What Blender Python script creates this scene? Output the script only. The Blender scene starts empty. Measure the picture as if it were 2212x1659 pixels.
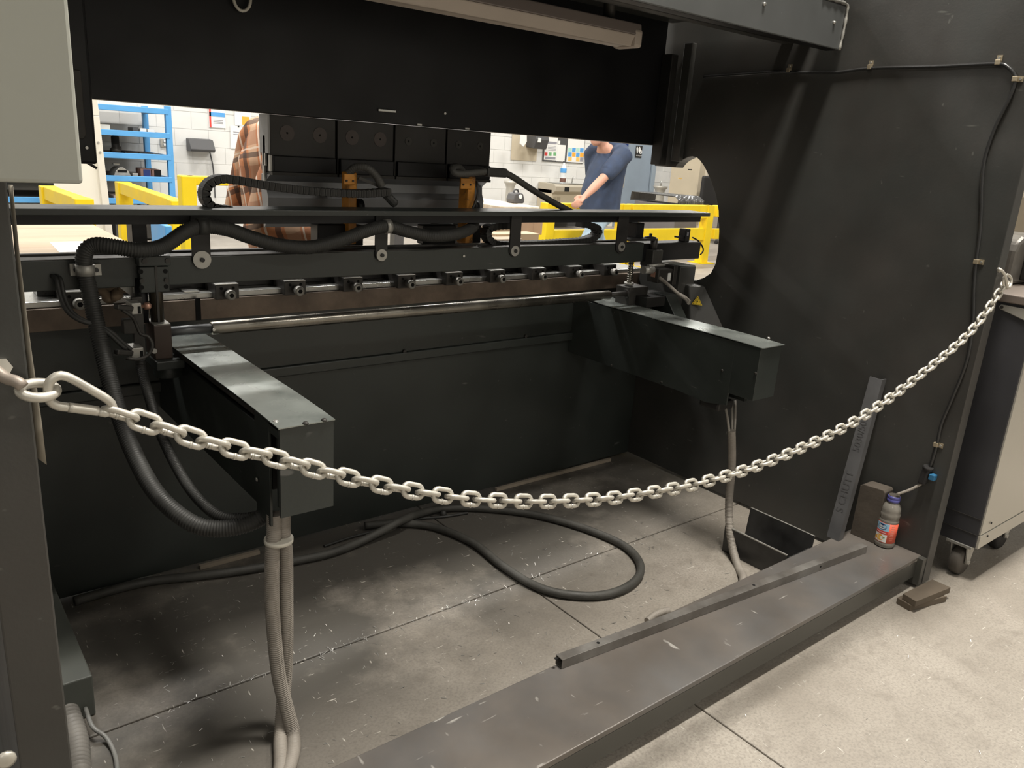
import bpy, bmesh, math, random
from mathutils import Vector, Matrix
random.seed(7)
R_ = math.radians
scn = bpy.context.scene
COL = scn.collection
# ------------------------------------------------------------------ camera
W, H, F = 2212.0, 1659.0, 1710.64
CAM = Vector((0, 0, 1.25))
ROT = (Matrix.Rotation(R_(-39.4928), 3, 'Z') @ Matrix.Rotation(R_(73.3874), 3, 'X') @ Matrix.Rotation(R_(3.98777), 3, 'Z'))
cam = bpy.data.cameras.new('camera')
cam.sensor_width = 36.0
cam.lens = F / W * 36.0
cam.clip_start = 0.02
cam_o = bpy.data.objects.new('camera', cam)
cam_o.matrix_world = Matrix.Translation(CAM) @ ROT.to_4x4()
COL.objects.link(cam_o)
scn.camera = cam_o
# ------------------------------------------------------------------ world, lights, exposure
scn.view_settings.view_transform = 'Standard'
scn.view_settings.look = 'None'
scn.view_settings.gamma = 1.0
scn.view_settings.exposure = 0.25
scn.view_settings.use_curve_mapping = False
wd = bpy.data.worlds.new('world')
scn.world = wd
wd.use_nodes = True
wd.node_tree.nodes['Background'].inputs[0].default_value = (0.95, 0.97, 1.0, 1)
wd.node_tree.nodes['Background'].inputs[1].default_value = 0.08

def area(name, loc, sx, sy, power, col=(1, 0.95, 0.86), rz=0):
    l = bpy.data.lights.new(name, 'AREA')
    l.shape = 'RECTANGLE'; l.size = sx; l.size_y = sy; l.energy = power; l.color = col
    o = bpy.data.objects.new(name, l); o.location = loc; o.rotation_euler = (0, 0, rz)
    COL.objects.link(o)
    return o
CEIL = 4.9
REAR = [(1.75, 0.80, 200), (4.6, 0.9, 180), (-2.2, -2.6, 35), (2.6, -2.8, 60)]
FRONT = [(x, 4.3, 88) for x in (-1.6, 0.7, 3.4, 6.6, 10.4)] + [(x, 8.2, 118) for x in (-1.5, 2.5, 6.5, 10.5)]
for x, y, p in REAR:
    area('high_bay_lamp', (x, y, CEIL - 0.22), 1.15, 0.34, p)
for x, y, p in FRONT:
    area('high_bay_lamp', (x, y, CEIL - 0.22), 1.15, 0.34, p, (1, 0.97, 0.92))

# ------------------------------------------------------------------ helpers
def ray(u, v):
    return ROT @ Vector(((u - W / 2) / F, -(v - H / 2) / F, -1))
def at(u, v, x=None, y=None, z=None):
    """world point seen at photo pixel (u, v) on the plane x=, y= or z="""
    d = ray(u, v)
    i, t = (0, x) if x is not None else ((1, y) if y is not None else (2, z))
    return CAM + d * ((t - CAM[i]) / d[i])
def V(*a):
    return Vector(a)

def mat(name, col, rough=0.5, metal=0.0, var=0.0, vs=6.0, bump=0.0, bs=80.0, col2=None, c2=0.5, c2w=0.12, s2=3.0, spec=0.5, emit=0, trans=0, stretch=None, scr=None):
    m = bpy.data.materials.get(name)
    if m: return m
    m = bpy.data.materials.new(name); m.use_nodes = True
    nt = m.node_tree; N = nt.nodes; L = nt.links
    b = N['Principled BSDF']
    b.inputs['Roughness'].default_value = rough
    b.inputs['Metallic'].default_value = metal
    b.inputs['Specular IOR Level'].default_value = spec
    b.inputs['Base Color'].default_value = (*col, 1)
    if trans: b.inputs['Transmission Weight'].default_value = trans
    if emit:
        b.inputs['Emission Color'].default_value = (*col, 1); b.inputs['Emission Strength'].default_value = emit
    tc = N.new('ShaderNodeTexCoord'); src = tc.outputs['Object']
    if stretch:
        mp = N.new('ShaderNodeMapping'); mp.inputs['Scale'].default_value = stretch
        L.new(src, mp.inputs['Vector']); src = mp.outputs['Vector']
    cur = None
    if var or col2:
        rgb = N.new('ShaderNodeRGB'); rgb.outputs[0].default_value = (*col, 1); cur = rgb.outputs[0]
    if col2:
        n = N.new('ShaderNodeTexNoise'); n.inputs['Scale'].default_value = s2; n.inputs['Detail'].default_value = 6
        n.inputs['Roughness'].default_value = 0.65
        L.new(src, n.inputs['Vector'])
        r = N.new('ShaderNodeMapRange'); r.inputs[1].default_value = c2 - c2w; r.inputs[2].default_value = c2 + c2w
        L.new(n.outputs['Fac'], r.inputs[0])
        mx = N.new('ShaderNodeMix'); mx.data_type = 'RGBA'
        L.new(r.outputs[0], mx.inputs['Factor']); L.new(cur, mx.inputs[6]); mx.inputs[7].default_value = (*col2, 1)
        cur = mx.outputs[2]
    if var:
        n = N.new('ShaderNodeTexNoise'); n.inputs['Scale'].default_value = vs; n.inputs['Detail'].default_value = 5
        L.new(src, n.inputs['Vector'])
        r = N.new('ShaderNodeMapRange'); r.inputs[1].default_value = 0.3; r.inputs[2].default_value = 0.7
        r.inputs[3].default_value = 1 - var; r.inputs[4].default_value = 1 + var
        L.new(n.outputs['Fac'], r.inputs[0])
        mu = N.new('ShaderNodeMix'); mu.data_type = 'RGBA'; mu.blend_type = 'MULTIPLY'; mu.inputs['Factor'].default_value = 1
        L.new(cur, mu.inputs[6]); L.new(r.outputs[0], mu.inputs[7]); cur = mu.outputs[2]
        r2 = N.new('ShaderNodeMapRange'); r2.inputs[1].default_value = 0.3; r2.inputs[2].default_value = 0.7
        r2.inputs[3].default_value = max(0.03, rough - 0.08); r2.inputs[4].default_value = min(1, rough + 0.1)
        L.new(n.outputs['Fac'], r2.inputs[0]); L.new(r2.outputs[0], b.inputs['Roughness'])
    if scr:      # fine scuffs and scratches: colour, threshold
        if cur is None:
            rgb = N.new('ShaderNodeRGB'); rgb.outputs[0].default_value = (*col, 1); cur = rgb.outputs[0]
        for k_, (rot, sc) in enumerate((((0.3, 0.5, 0.7), (9, 55, 30)), ((0.9, -0.4, -0.5), (40, 12, 60)))):
            mp = N.new('ShaderNodeMapping'); mp.inputs['Rotation'].default_value = rot; mp.inputs['Scale'].default_value = sc
            L.new(tc.outputs['Object'], mp.inputs[0])
            n = N.new('ShaderNodeTexNoise'); n.inputs['Scale'].default_value = 1.0; n.inputs['Detail'].default_value = 2
            L.new(mp.outputs[0], n.inputs['Vector'])
            r = N.new('ShaderNodeMapRange'); r.inputs[1].default_value = scr[1]; r.inputs[2].default_value = scr[1] + .05
            L.new(n.outputs['Fac'], r.inputs[0])
            mx = N.new('ShaderNodeMix'); mx.data_type = 'RGBA'
            L.new(r.outputs[0], mx.inputs['Factor']); L.new(cur, mx.inputs[6]); mx.inputs[7].default_value = (*scr[0], 1); cur = mx.outputs[2]
    if cur: L.new(cur, b.inputs['Base Color'])
    if bump:
        n = N.new('ShaderNodeTexNoise'); n.inputs['Scale'].default_value = bs; n.inputs['Detail'].default_value = 3
        L.new(src, n.inputs['Vector'])
        bp = N.new('ShaderNodeBump'); bp.inputs['Strength'].default_value = bump; bp.inputs['Distance'].default_value = 0.004
        L.new(n.outputs['Fac'], bp.inputs['Height']); L.new(bp.outputs['Normal'], b.inputs['Normal'])
    return m

class MB:
    def __init__(s): s.v = []; s.f = []; s.sm = []
    def add(s, vs, fs, sm=False):
        o = len(s.v); s.v += [Vector(p) for p in vs]
        s.f += [tuple(i + o for i in f) for f in fs]; s.sm += [sm] * len(fs)
        return s
    def box(s, x0, x1, y0, y1, z0, z1):
        if x0 > x1: x0, x1 = x1, x0
        if y0 > y1: y0, y1 = y1, y0
        if z0 > z1: z0, z1 = z1, z0
        vs = [(x, y, z) for z in (z0, z1) for y in (y0, y1) for x in (x0, x1)]
        return s.add(vs, [(0, 2, 3, 1), (4, 5, 7, 6), (0, 1, 5, 4), (1, 3, 7, 5), (3, 2, 6, 7), (2, 0, 4, 6)])
    def bar(s, a, b, w, h, up=(0, 0, 1)):
        """box along a->b, width w (sideways) and height h (along up)"""
        a = Vector(a); b = Vector(b); d = (b - a).normalized(); up = Vector(up)
        sd = d.cross(up)
        if sd.length < 1e-4: sd = d.cross(Vector((0, 1, 0)))
        sd.normalize(); u = sd.cross(d)
        vs = [p + sd * (w / 2 * i) + u * (h / 2 * j) for p in (a, b) for j in (-1, 1) for i in (-1, 1)]
        return s.add(vs, [(0, 1, 3, 2), (4, 6, 7, 5), (0, 4, 5, 1), (1, 5, 7, 3), (3, 7, 6, 2), (2, 6, 4, 0)])
    def prism(s, poly, axis, a, b):
        """poly: 2D list; axis 'x': (y,z), 'y': (x,z), 'z': (x,y)"""
        def P(p, t):
            return {'x': (t, p[0], p[1]), 'y': (p[0], t, p[1]), 'z': (p[0], p[1], t)}[axis]
        n = len(poly)
        vs = [P(p, a) for p in poly] + [P(p, b) for p in poly]
        fs = [tuple(range(n)), tuple(range(2 * n - 1, n - 1, -1))] + [(i, i + n, (i + 1) % n + n, (i + 1) % n) for i in range(n)]
        return s.add(vs, fs)
    def cyl(s, a, b, r, n=16, r2=None, cap=True):
        a = Vector(a); b = Vector(b); r2 = r if r2 is None else r2
        d = (b - a).normalized(); t = Vector((0, 0, 1)) if abs(d.z) < 0.9 else Vector((1, 0, 0))
        u = d.cross(t).normalized(); w = d.cross(u)
        vs = []
        for p, rr in ((a, r), (b, r2)):
            vs += [p + (u * math.cos(2 * math.pi * i / n) + w * math.sin(2 * math.pi * i / n)) * rr for i in range(n)]
        s.add(vs, [(i, i + n, (i + 1) % n + n, (i + 1) % n) for i in range(n)], True)
        if cap: s.add(vs, [tuple(range(n)), tuple(range(2 * n - 1, n - 1, -1))])
        return s
    def lathe(s, prof, c=(0, 0, 0), n=24, axis='z'):
        vs = []; c = Vector(c)
        for r, z in prof:
            for i in range(n):
                a = 2 * math.pi * i / n
                p = (r * math.cos(a), r * math.sin(a), z)
                if axis == 'y': p = (p[0], p[2], p[1])
                if axis == 'x': p = (p[2], p[0], p[1])
                vs.append(c + Vector(p))
        m = len(prof)
        s.add(vs, [(j * n + i, j * n + (i + 1) % n, (j + 1) * n + (i + 1) % n, (j + 1) * n + i) for j in range(m - 1) for i in range(n)], True)
        s.add(vs, [tuple(range(n - 1, -1, -1)), tuple((m - 1) * n + i for i in range(n))])
        return s
    def sweep(s, pts, rad, n=10, cap=True, closed=False):
        """pts: list of points; rad: radius or list"""
        pts = [Vector(p) for p in pts]; m = len(pts)
        if not hasattr(rad, '__len__'): rad = [rad] * m
        vs = []; up = None
        for i in range(m):
            if closed: d = pts[(i + 1) % m] - pts[i - 1]
            else: d = pts[min(i + 1, m - 1)] - pts[max(i - 1, 0)]
            d.normalize()
            if up is None:
                up = d.cross(Vector((0.3, 0.2, 1))).normalized()
            up = (up - d * up.dot(d)).normalized(); w = d.cross(up)
            vs += [pts[i] + (up * math.cos(2 * math.pi * k / n) + w * math.sin(2 * math.pi * k / n)) * rad[i] for k in range(n)]
        rng = range(m) if closed else range(m - 1)
        s.add(vs, [(i * n + k, i * n + (k + 1) % n, ((i + 1) % m) * n + (k + 1) % n, ((i + 1) % m) * n + k) for i in rng for k in range(n)], True)
        if cap and not closed: s.add(vs, [tuple(range(n - 1, -1, -1)), tuple((m - 1) * n + k for k in range(n))])
        return s
    def mesh(s, name, origin=(0, 0, 0)):
        me = bpy.data.meshes.new(name); o = Vector(origin)
        me.from_pydata([p - o for p in s.v], [], s.f)
        me.polygons.foreach_set('use_smooth', s.sm)
        bm = bmesh.new(); bm.from_mesh(me)
        bmesh.ops.remove_doubles(bm, verts=bm.verts, dist=1e-6)
        bmesh.ops.recalc_face_normals(bm, faces=bm.faces)
        bm.to_mesh(me); bm.free()
        return me
    def build(s, name, m, parent=None, bev=0, seg=2):
        xs = [p.x for p in s.v]; ys = [p.y for p in s.v]; zs = [p.z for p in s.v]
        org = Vector(((min(xs) + max(xs)) / 2, (min(ys) + max(ys)) / 2, min(zs)))
        o = bpy.data.objects.new(name, s.mesh(name, org))
        o.location = org
        COL.objects.link(o)
        if m: o.data.materials.append(m)
        if parent: put(o, parent)
        if bev:
            b = o.modifiers.new('bevel', 'BEVEL'); b.width = bev; b.segments = seg; b.limit_method = 'ANGLE'; b.angle_limit = R_(40)
        return o

def wloc(o):
    p = Vector(o.location)
    while o.parent: o = o.parent; p = p + o.location
    return p
def put(o, parent):
    o.location = Vector(o.location) - wloc(parent); o.parent = parent
    return o
def tag(o, label=None, cat=None, group=None, kind=None):
    if label: o['label'] = label
    if cat: o['category'] = cat
    if group: o['group'] = group
    if kind: o['kind'] = kind
    return o
def thing(name, loc, label, cat, group=None):
    o = bpy.data.objects.new(name, None); o.location = loc; o.empty_display_size = 0.05
    COL.objects.link(o)
    return tag(o, label, cat, group)
def struct(o): o['kind'] = 'structure'; return o
def copy_tree(o, parent=None):
    c = o.copy(); COL.objects.link(c); c.parent = parent
    for ch in list(o.children): copy_tree(ch, c)
    return c
def spline(pts, step=0.01, closed=False):
    """Catmull-Rom resampled at about equal steps"""
    P = [Vector(p) for p in pts]; n = len(P); out = []
    segs = n if closed else n - 1
    for i in range(segs):
        if closed: a, b, c, d = P[i - 1], P[i], P[(i + 1) % n], P[(i + 2) % n]
        else:
            b, c = P[i], P[i + 1]; a = P[i - 1] if i else b * 2 - c; d = P[i + 2] if i + 2 < n else c * 2 - b
        k = 24
        for j in range(k):
            t = j / k
            out.append(0.5 * ((2 * b) + (c - a) * t + (2 * a - 5 * b + 4 * c - d) * t * t + (3 * b - a - 3 * c + d) * t ** 3))
    if not closed: out.append(P[-1])
    res = [out[0]]; acc = 0
    for p, q in zip(out, out[1:] + ([out[0]] if closed else [])):
        L = (q - p).length
        while L > 1e-9 and acc + L >= step:
            p = p + (q - p) * ((step - acc) / L); L = (q - p).length; acc = 0
            res.append(p.copy())
        acc += L
    if not closed and (res[-1] - out[-1]).length > step * 0.3: res.append(out[-1])
    return res
def hose(name, pts, r, m, parent=None, pitch=0.0, depth=0.1, n=12):
    """smooth (pitch 0) or corrugated hose"""
    if pitch:
        p = spline(pts, pitch / 3.0)
        rad = [r * (1, 1, 1 - depth)[i % 3] for i in range(len(p))]
    else:
        p = spline(pts, max(0.008, r * 0.8)); rad = r
    return MB().sweep(p, rad, n).build(name, m, parent)
def text_mesh(txt, size, m, name, matrix, parent=None, depth=0.0004, bend=None, align='CENTER'):
    cu = bpy.data.curves.new(name, 'FONT'); cu.body = txt; cu.size = size; cu.extrude = depth
    cu.align_x = align; cu.align_y = 'CENTER'
    to = bpy.data.objects.new(name, cu); COL.objects.link(to)
    dg = bpy.context.evaluated_depsgraph_get()
    me = bpy.data.meshes.new_from_object(to.evaluated_get(dg))
    bpy.data.objects.remove(to); bpy.data.curves.remove(cu)
    if bend:
        for v in me.vertices: v.co = bend(v.co)
    org = matrix @ Vector((0, 0, 0))
    if not bend:
        me.transform(Matrix.Translation(-org) @ matrix)
        o = bpy.data.objects.new(name, me); o.location = org
    else:
        o = bpy.data.objects.new(name, me); o.location = org
    me.materials.clear(); me.materials.append(m)
    COL.objects.link(o)
    if parent: put(o, parent)
    return o

# ------------------------------------------------------------------ materials
K = dict(
    frame=mat('charcoal_machine_paint', (0.048, 0.049, 0.046), 0.40, 0, 0.14, 5, 0.05, 140, (0.062, 0.055, 0.050), 0.6, 0.2, 2.2, scr=((.11, .11, .10), .735)),
    plate=mat('dark_green_black_paint', (0.030, 0.035, 0.032), 0.38, 0, 0.18, 4, 0.05, 120, scr=((.10, .10, .095), .735)),
    black=mat('black_paint', (0.008, 0.008, 0.009), 0.45, 0, 0.2, 6, spec=.35),
    blackmat=mat('dull_black_paint', (0.017, 0.016, 0.015), 0.55, 0, 0.25, 18),
    grime=mat('grimy_dark_steel', (0.045, 0.042, 0.038), 0.5, 0.3, 0.3, 22, 0.1, 90),
    beam=mat('worn_brown_grey_steel', (0.175, 0.155, 0.138), 0.34, 0.2, 0.14, 5, 0.05, 160, (0.145, 0.143, 0.143), 0.56, 0.14, 2.0, scr=((.48, .46, .43), .715)),
    beamside=mat('dark_beam_paint', (0.075, 0.073, 0.064), 0.45, 0, 0.15, 6),
    steel=mat('brushed_steel', (0.46, 0.46, 0.44), 0.28, 0.9, 0.15, 10, 0.03, 200),
    armtop=mat('dusty_zinc_sheet', (0.36, 0.39, 0.37), 0.26, 0.55, 0.15, 7, 0.02, 120, (0.22, 0.25, 0.235), 0.6, 0.1, 5),
    rod=mat('oily_round_steel', (0.25, 0.235, 0.205), 0.26, 0.9, 0.25, 14, 0.03, 150),
    rust=mat('rusty_mill_steel', (0.26, 0.20, 0.155), 0.55, 0.1, 0.25, 9, 0.15, 70, (0.14, 0.105, 0.08), 0.5, 0.15, 6),
    clamp=mat('blued_steel', (0.060, 0.056, 0.052), 0.42, 0.4, 0.2, 20),
    brown=mat('oiled_brown_steel', (0.060, 0.042, 0.034), 0.5, 0.3, 0.2, 12),
    chain=mat('zinc_chain', (0.58, 0.555, 0.495), 0.40, 0.5, 0.14, 40),
    hose=mat('black_rubber_conduit', (0.030, 0.030, 0.028), 0.55, 0, 0.25, 25),
    conduit=mat('dusty_grey_conduit', (0.31, 0.28, 0.245), 0.6, 0, 0.15, 14),
    floorcable=mat('dusty_cable_sleeve', (0.060, 0.058, 0.052), 0.6, 0, 0.25, 18, 0.2, 160),
    orange=mat('worn_orange_paint', (0.60, 0.25, 0.03), 0.45, 0, 0.25, 20, 0, 80, (0.10, 0.05, 0.02), 0.60, 0.06, 24),
    yellow=mat('safety_yellow_paint', (0.83, 0.60, 0.01), 0.45, 0, 0.08, 6),
    cabinet=mat('light_grey_enamel', (0.40, 0.41, 0.37), 0.45, 0, 0.04, 5),
    wall=mat('painted_block', (0.74, 0.74, 0.72), 0.75, 0, 0.06, 3, 0.1, 120),
    grout=mat('block_joint', (0.66, 0.66, 0.645), 0.9),
    door=mat('blue_grey_door', (0.27, 0.33, 0.40), 0.5, 0, 0.05, 4),
    white=mat('white_paper', (0.82, 0.82, 0.80), 0.7),
    offwhite=mat('offwhite_panel', (0.72, 0.69, 0.61), 0.6, 0, 0.06, 4),
    blue=mat('blue_rack_paint', (0.10, 0.36, 0.72), 0.45, 0, 0.06, 8),
    darkgrey=mat('dark_grey_plastic', (0.075, 0.075, 0.078), 0.5),
    lightplastic=mat('yellowed_lens_plastic', (0.50, 0.43, 0.37), 0.4, 0, 0.06, 6),
    stain=mat('stainless_sheet', (0.52, 0.50, 0.45), 0.36, 0.55, 0.12, 3, 0.02, 200),
    cartside=mat('black_cart_panel', (0.040, 0.040, 0.045), 0.4, 0, 0.2, 4),
    wood=mat('dirty_wood', (0.12, 0.095, 0.070), 0.8, 0, 0.2, 8, 0.2, 60, None, stretch=(1, 1, 0.25)),
    ply=mat('pale_plywood', (0.44, 0.35, 0.25), 0.6, 0, 0.15, 4, 0.05, 60, (0.36, 0.27, 0.185), 0.56, 0.1, 3, stretch=(0.25, 2, 1)),
    carton=mat('brown_cardboard', (0.42, 0.29, 0.19), 0.8, 0, 0.1, 5),
    skin=mat('skin', (0.62, 0.33, 0.24), 0.5, 0, 0.06, 10),
    navy=mat('navy_cotton', (0.040, 0.058, 0.105), 0.85, 0, 0.2, 14, 0.3, 30),
    jeans=mat('light_denim', (0.38, 0.50, 0.60), 0.85, 0, 0.18, 12, 0.3, 30),
    darkjeans=mat('dark_work_trousers', (0.06, 0.065, 0.075), 0.85, 0, 0.2, 12),
    hair=mat('brown_hair', (0.05, 0.035, 0.025), 0.6, 0, 0.2, 40),
    hood=mat('grey_sweatshirt', (0.42, 0.41, 0.39), 0.85, 0, 0.12, 16),
    bolt=mat('bright_bolt_steel', (0.55, 0.54, 0.51), 0.35, 0.8),
    darkbolt=mat('black_oxide_bolt', (0.030, 0.030, 0.030), 0.4, 0.4),
    hole=mat('hole_dark', (0.004, 0.004, 0.004), 0.9),
    beige=mat('beige_cabinet', (0.55, 0.48, 0.36), 0.55, 0, 0.05, 3),
    film=mat('black_plastic_film', (0.10, 0.10, 0.10), 0.16, 0, 0.2, 9, 0.6, 12),
    rubber=mat('black_rubber', (0.018, 0.017, 0.017), 0.7),
    castwheel=mat('brown_caster_tread', (0.075, 0.065, 0.055), 0.6),
    red=mat('red_print', (0.70, 0.06, 0.05), 0.5), coral=mat('coral_label', (0.80, 0.14, 0.08), 0.45),
    skyblue=mat('sky_blue_print', (0.10, 0.36, 0.75), 0.5), navyprint=mat('navy_print', (0.01, 0.03, 0.16), 0.45),
    paleblue=mat('pale_blue_print', (0.35, 0.62, 0.85), 0.5), green=mat('green_print', (0.18, 0.45, 0.20), 0.5),
    orangeprint=mat('orange_print', (0.92, 0.42, 0.05), 0.5), tan=mat('tan_print', (0.85, 0.55, 0.15), 0.5),
    greyprint=mat('grey_print', (0.30, 0.30, 0.34), 0.6), charprint=mat('marker_ink', (0.075, 0.075, 0.078), 0.6),
    teal=mat('mint_print', (0.45, 0.72, 0.60), 0.5),
    capblue=mat('purple_blue_cap', (0.10, 0.10, 0.34), 0.45), tapeblue=mat('blue_tape', (0.03, 0.16, 0.32), 0.5),
    copper=mat('copper_button', (0.62, 0.36, 0.27), 0.35, 0.7), alu=mat('cast_aluminium', (0.42, 0.41, 0.38), 0.45, 0.6, 0.15, 30),
    plywoodtop=mat('pale_worktop', (0.60, 0.50, 0.38), 0.55, 0, 0.12, 6, 0, 60, (0.70, 0.64, 0.55), 0.55, 0.1, 12),
    rag=mat('oily_rag', (0.20, 0.145, 0.095), 0.9, 0, 0.25, 20, 0.3, 40),
    warn=mat('warning_yellow', (0.85, 0.60, 0.02), 0.5),
)
# ------------------------------------------------------------------ floor, walls, ceiling
def floor_mat():
    m = bpy.data.materials.new('worn_concrete'); m.use_nodes = True
    nt = m.node_tree; N = nt.nodes; L = nt.links; b = N['Principled BSDF']
    g = N.new('ShaderNodeNewGeometry'); P = g.outputs['Position']
    def noise(sc, det=6, ro=0.6, vec=P):
        n = N.new('ShaderNodeTexNoise'); n.inputs['Scale'].default_value = sc; n.inputs['Detail'].default_value = det
        n.inputs['Roughness'].default_value = ro; L.new(vec, n.inputs['Vector']); return n.outputs['Fac']
    def rng(f, a, c, lo=0.0, hi=1.0):
        r = N.new('ShaderNodeMapRange'); r.inputs[1].default_value = a; r.inputs[2].default_value = c
        r.inputs[3].default_value = lo; r.inputs[4].default_value = hi; L.new(f, r.inputs[0]); return r.outputs[0]
    def mix(f, a, c):
        x = N.new('ShaderNodeMix'); x.data_type = 'RGBA'
        if isinstance(f, float): x.inputs[0].default_value = f
        else: L.new(f, x.inputs[0])
        for i, s in ((6, a), (7, c)):
            if isinstance(s, tuple): x.inputs[i].default_value = (*s, 1)
            else: L.new(s, x.inputs[i])
        return x.outputs[2]
    c = mix(rng(noise(1.7), 0.35, 0.68), (0.27, 0.240, 0.203), (0.40, 0.365, 0.318))
    c = mix(rng(noise(14, 5, .7), .50, .72), c, (0.25, 0.222, 0.188))
    c = mix(rng(noise(150, 3), 0.44, 0.85), c, (0.19, 0.17, 0.148))
    # oily dirt and painted-in shade, darkening to the left and back, patchy outline
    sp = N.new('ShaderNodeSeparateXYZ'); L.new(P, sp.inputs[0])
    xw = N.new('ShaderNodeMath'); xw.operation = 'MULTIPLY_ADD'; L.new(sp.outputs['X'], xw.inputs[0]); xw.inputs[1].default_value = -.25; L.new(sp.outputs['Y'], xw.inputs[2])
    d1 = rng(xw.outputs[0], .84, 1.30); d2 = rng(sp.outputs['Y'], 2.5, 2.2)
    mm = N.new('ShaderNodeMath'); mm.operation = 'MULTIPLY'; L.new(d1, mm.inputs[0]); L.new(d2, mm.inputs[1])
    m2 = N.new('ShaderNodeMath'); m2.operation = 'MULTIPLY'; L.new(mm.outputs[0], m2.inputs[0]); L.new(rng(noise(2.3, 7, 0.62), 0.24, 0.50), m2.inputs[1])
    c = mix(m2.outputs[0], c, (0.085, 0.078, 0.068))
    # light scratches
    mp = N.new('ShaderNodeMapping'); mp.inputs['Rotation'].default_value = (0, 0, 0.6); mp.inputs['Scale'].default_value = (9, 60, 1)
    L.new(P, mp.inputs[0])
    s1 = rng(noise(2.2, 2, 0.5, mp.outputs[0]), 0.70, 0.76)
    mp2 = N.new('ShaderNodeMapping'); mp2.inputs['Rotation'].default_value = (0, 0, -0.5); mp2.inputs['Scale'].default_value = (55, 10, 1)
    L.new(P, mp2.inputs[0])
    s2 = rng(noise(2.4, 2, 0.5, mp2.outputs[0]), 0.70, 0.77)
    ad = N.new('ShaderNodeMath'); ad.operation = 'MAXIMUM'; L.new(s1, ad.inputs[0]); L.new(s2, ad.inputs[1])
    c = mix(ad.outputs[0], c, (0.52, 0.49, 0.44))
    L.new(c, b.inputs['Base Color'])
    L.new(rng(noise(3.1), 0.3, 0.7, 0.40, 0.62), b.inputs['Roughness'])
    bp = N.new('ShaderNodeBump'); bp.inputs['Strength'].default_value = 0.12; bp.inputs['Distance'].default_value = 0.004
    L.new(noise(90, 4), bp.inputs['Height']); L.new(bp.outputs[0], b.inputs['Normal'])
    return m
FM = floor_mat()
floor = struct(MB().box(-8, 15, -6, 11.2, -0.12, -0.012).build('floor', K['grime']))
xs = [-8, -2.2, 1.405, 5.0, 8.6, 12.0, 15]; ys = [-6, -2.0, 1.59, 5.2, 8.8, 11.2]
for i in range(len(xs) - 1):
    for j in range(len(ys) - 1):
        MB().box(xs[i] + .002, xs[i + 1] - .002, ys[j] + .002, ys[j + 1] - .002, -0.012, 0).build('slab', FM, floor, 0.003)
ceiling = struct(MB().box(-8, 15, -6, 11.2, CEIL, CEIL + 0.1).build('ceiling', mat('grey_roof_deck', (0.45, 0.45, 0.45), 0.8)))
WY = 10.3
wall_back = struct(MB().box(-8, 15, WY + .012, WY + .2, 0, CEIL).build('wall_back', K['grout']))
def block_run(x0, x1, rows, keep):
    bw, bh = .40, .20
    me = MB().box(-bw / 2 + .003, bw / 2 - .003, -.006, 0, .003, bh - .003).mesh('block')
    me.materials.append(K['wall'])
    for r in range(rows[0], rows[1]):
        x = x0 + (bw / 2 if r % 2 else 0)
        while x < x1:
            if keep(x, r * bh + .1):
                o = bpy.data.objects.new('block', me); o.location = (x, WY + .013, r * bh)
                COL.objects.link(o); put(o, wall_back)
            x += bw
block_run(0.2, 14.4, (1, 9), lambda x, z: not (10.75 < x < 11.75))
# far stretches of the same wall, outside the window of the machine
for a, b2, z0, z1 in ((-8, 0.0, 0, CEIL), (14.6, 15, 0, CEIL), (0, 14.6, 1.80, CEIL), (0, 14.6, 0, .2)):
    MB().box(a, b2, WY - .001, WY + .013, z0, z1).build('wall_panel', K['wall'], wall_back)
struct(MB().box(14.9, 15.1, -6, WY, 0, CEIL).build('wall_right', K['wall']))
struct(MB().box(-8.1, -7.9, -6, WY, 0, CEIL).build('wall_left', K['wall']))
struct(MB().box(-8, 15, -6.1, -5.9, 0, CEIL).build('wall_rear', K['wall']))
struct(MB().box(5.6, 10.7, WY - .02, WY, 0, .10).build('baseboard_back', K['darkgrey']))

# ------------------------------------------------------------------ press brake body
FX = 2.465
brake = thing('press_brake', (1.28, 1.9, 0), 'large black press brake seen from behind, with open throat between its side frames', 'press brake')
throat = [(1.97, .80), (1.924, .806), (1.889, .822), (1.859, .845), (1.844, .882), (1.841, .935), (1.848, 1.002), (1.863, 1.076), (1.886, 1.133), (1.917, 1.181), (1.937, 1.207), (1.958, 1.231), (1.977, 1.248), (1.996, 1.259), (2.018, 1.262), (2.035, 1.259), (2.05, 1.253), (2.065, 1.246), (2.077, 1.238), (2.088, 1.227), (2.095, 1.217)]
FP = [(.885, .012), (2.75, .012), (2.75, .80)] + throat + [(2.20, 1.217), (2.20, 1.45), (2.45, 1.45), (2.45, 2.5), (.885, 2.5)]
fr = MB().prism(FP, 'x', FX, FX + .05).build('side_frame', K['frame'], brake, .002)
fl = MB().prism(FP, 'x', .055, .105).build('side_frame', K['frame'], brake, .002)
MB().box(FX - .024, FX, .887, .935, .012, .104).build('frame_foot', K['beamside'], fr, .002)
# warning triangle etc. come with the gauge; ram, bed
ram = MB().box(-.6, 2.42, 2.17, 2.25, 1.293, 2.5).build('ram', K['black'], brake, .002)
p = at(835, 239, y=2.17)
MB().box(p.x - .03, p.x + .03, 2.164, 2.17, p.z - .004, p.z + .004).build('pull_handle', K['steel'], ram, .002)
for u, v in ((960, 245),):
    p = at(u, v, y=2.17); MB().cyl((p.x, 2.17, p.z), (p.x, 2.165, p.z), .004, 8).build('screw', K['bolt'], ram)
for u in (905, 1008):
    p = at(u, 272 if u < 950 else 282, y=2.17); MB().box(p.x - .008, p.x + .008, 2.166, 2.17, 1.294, 1.299).build('shim', K['bolt'], ram)  # bright bits painting light that shows through small gaps under the ram
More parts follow.
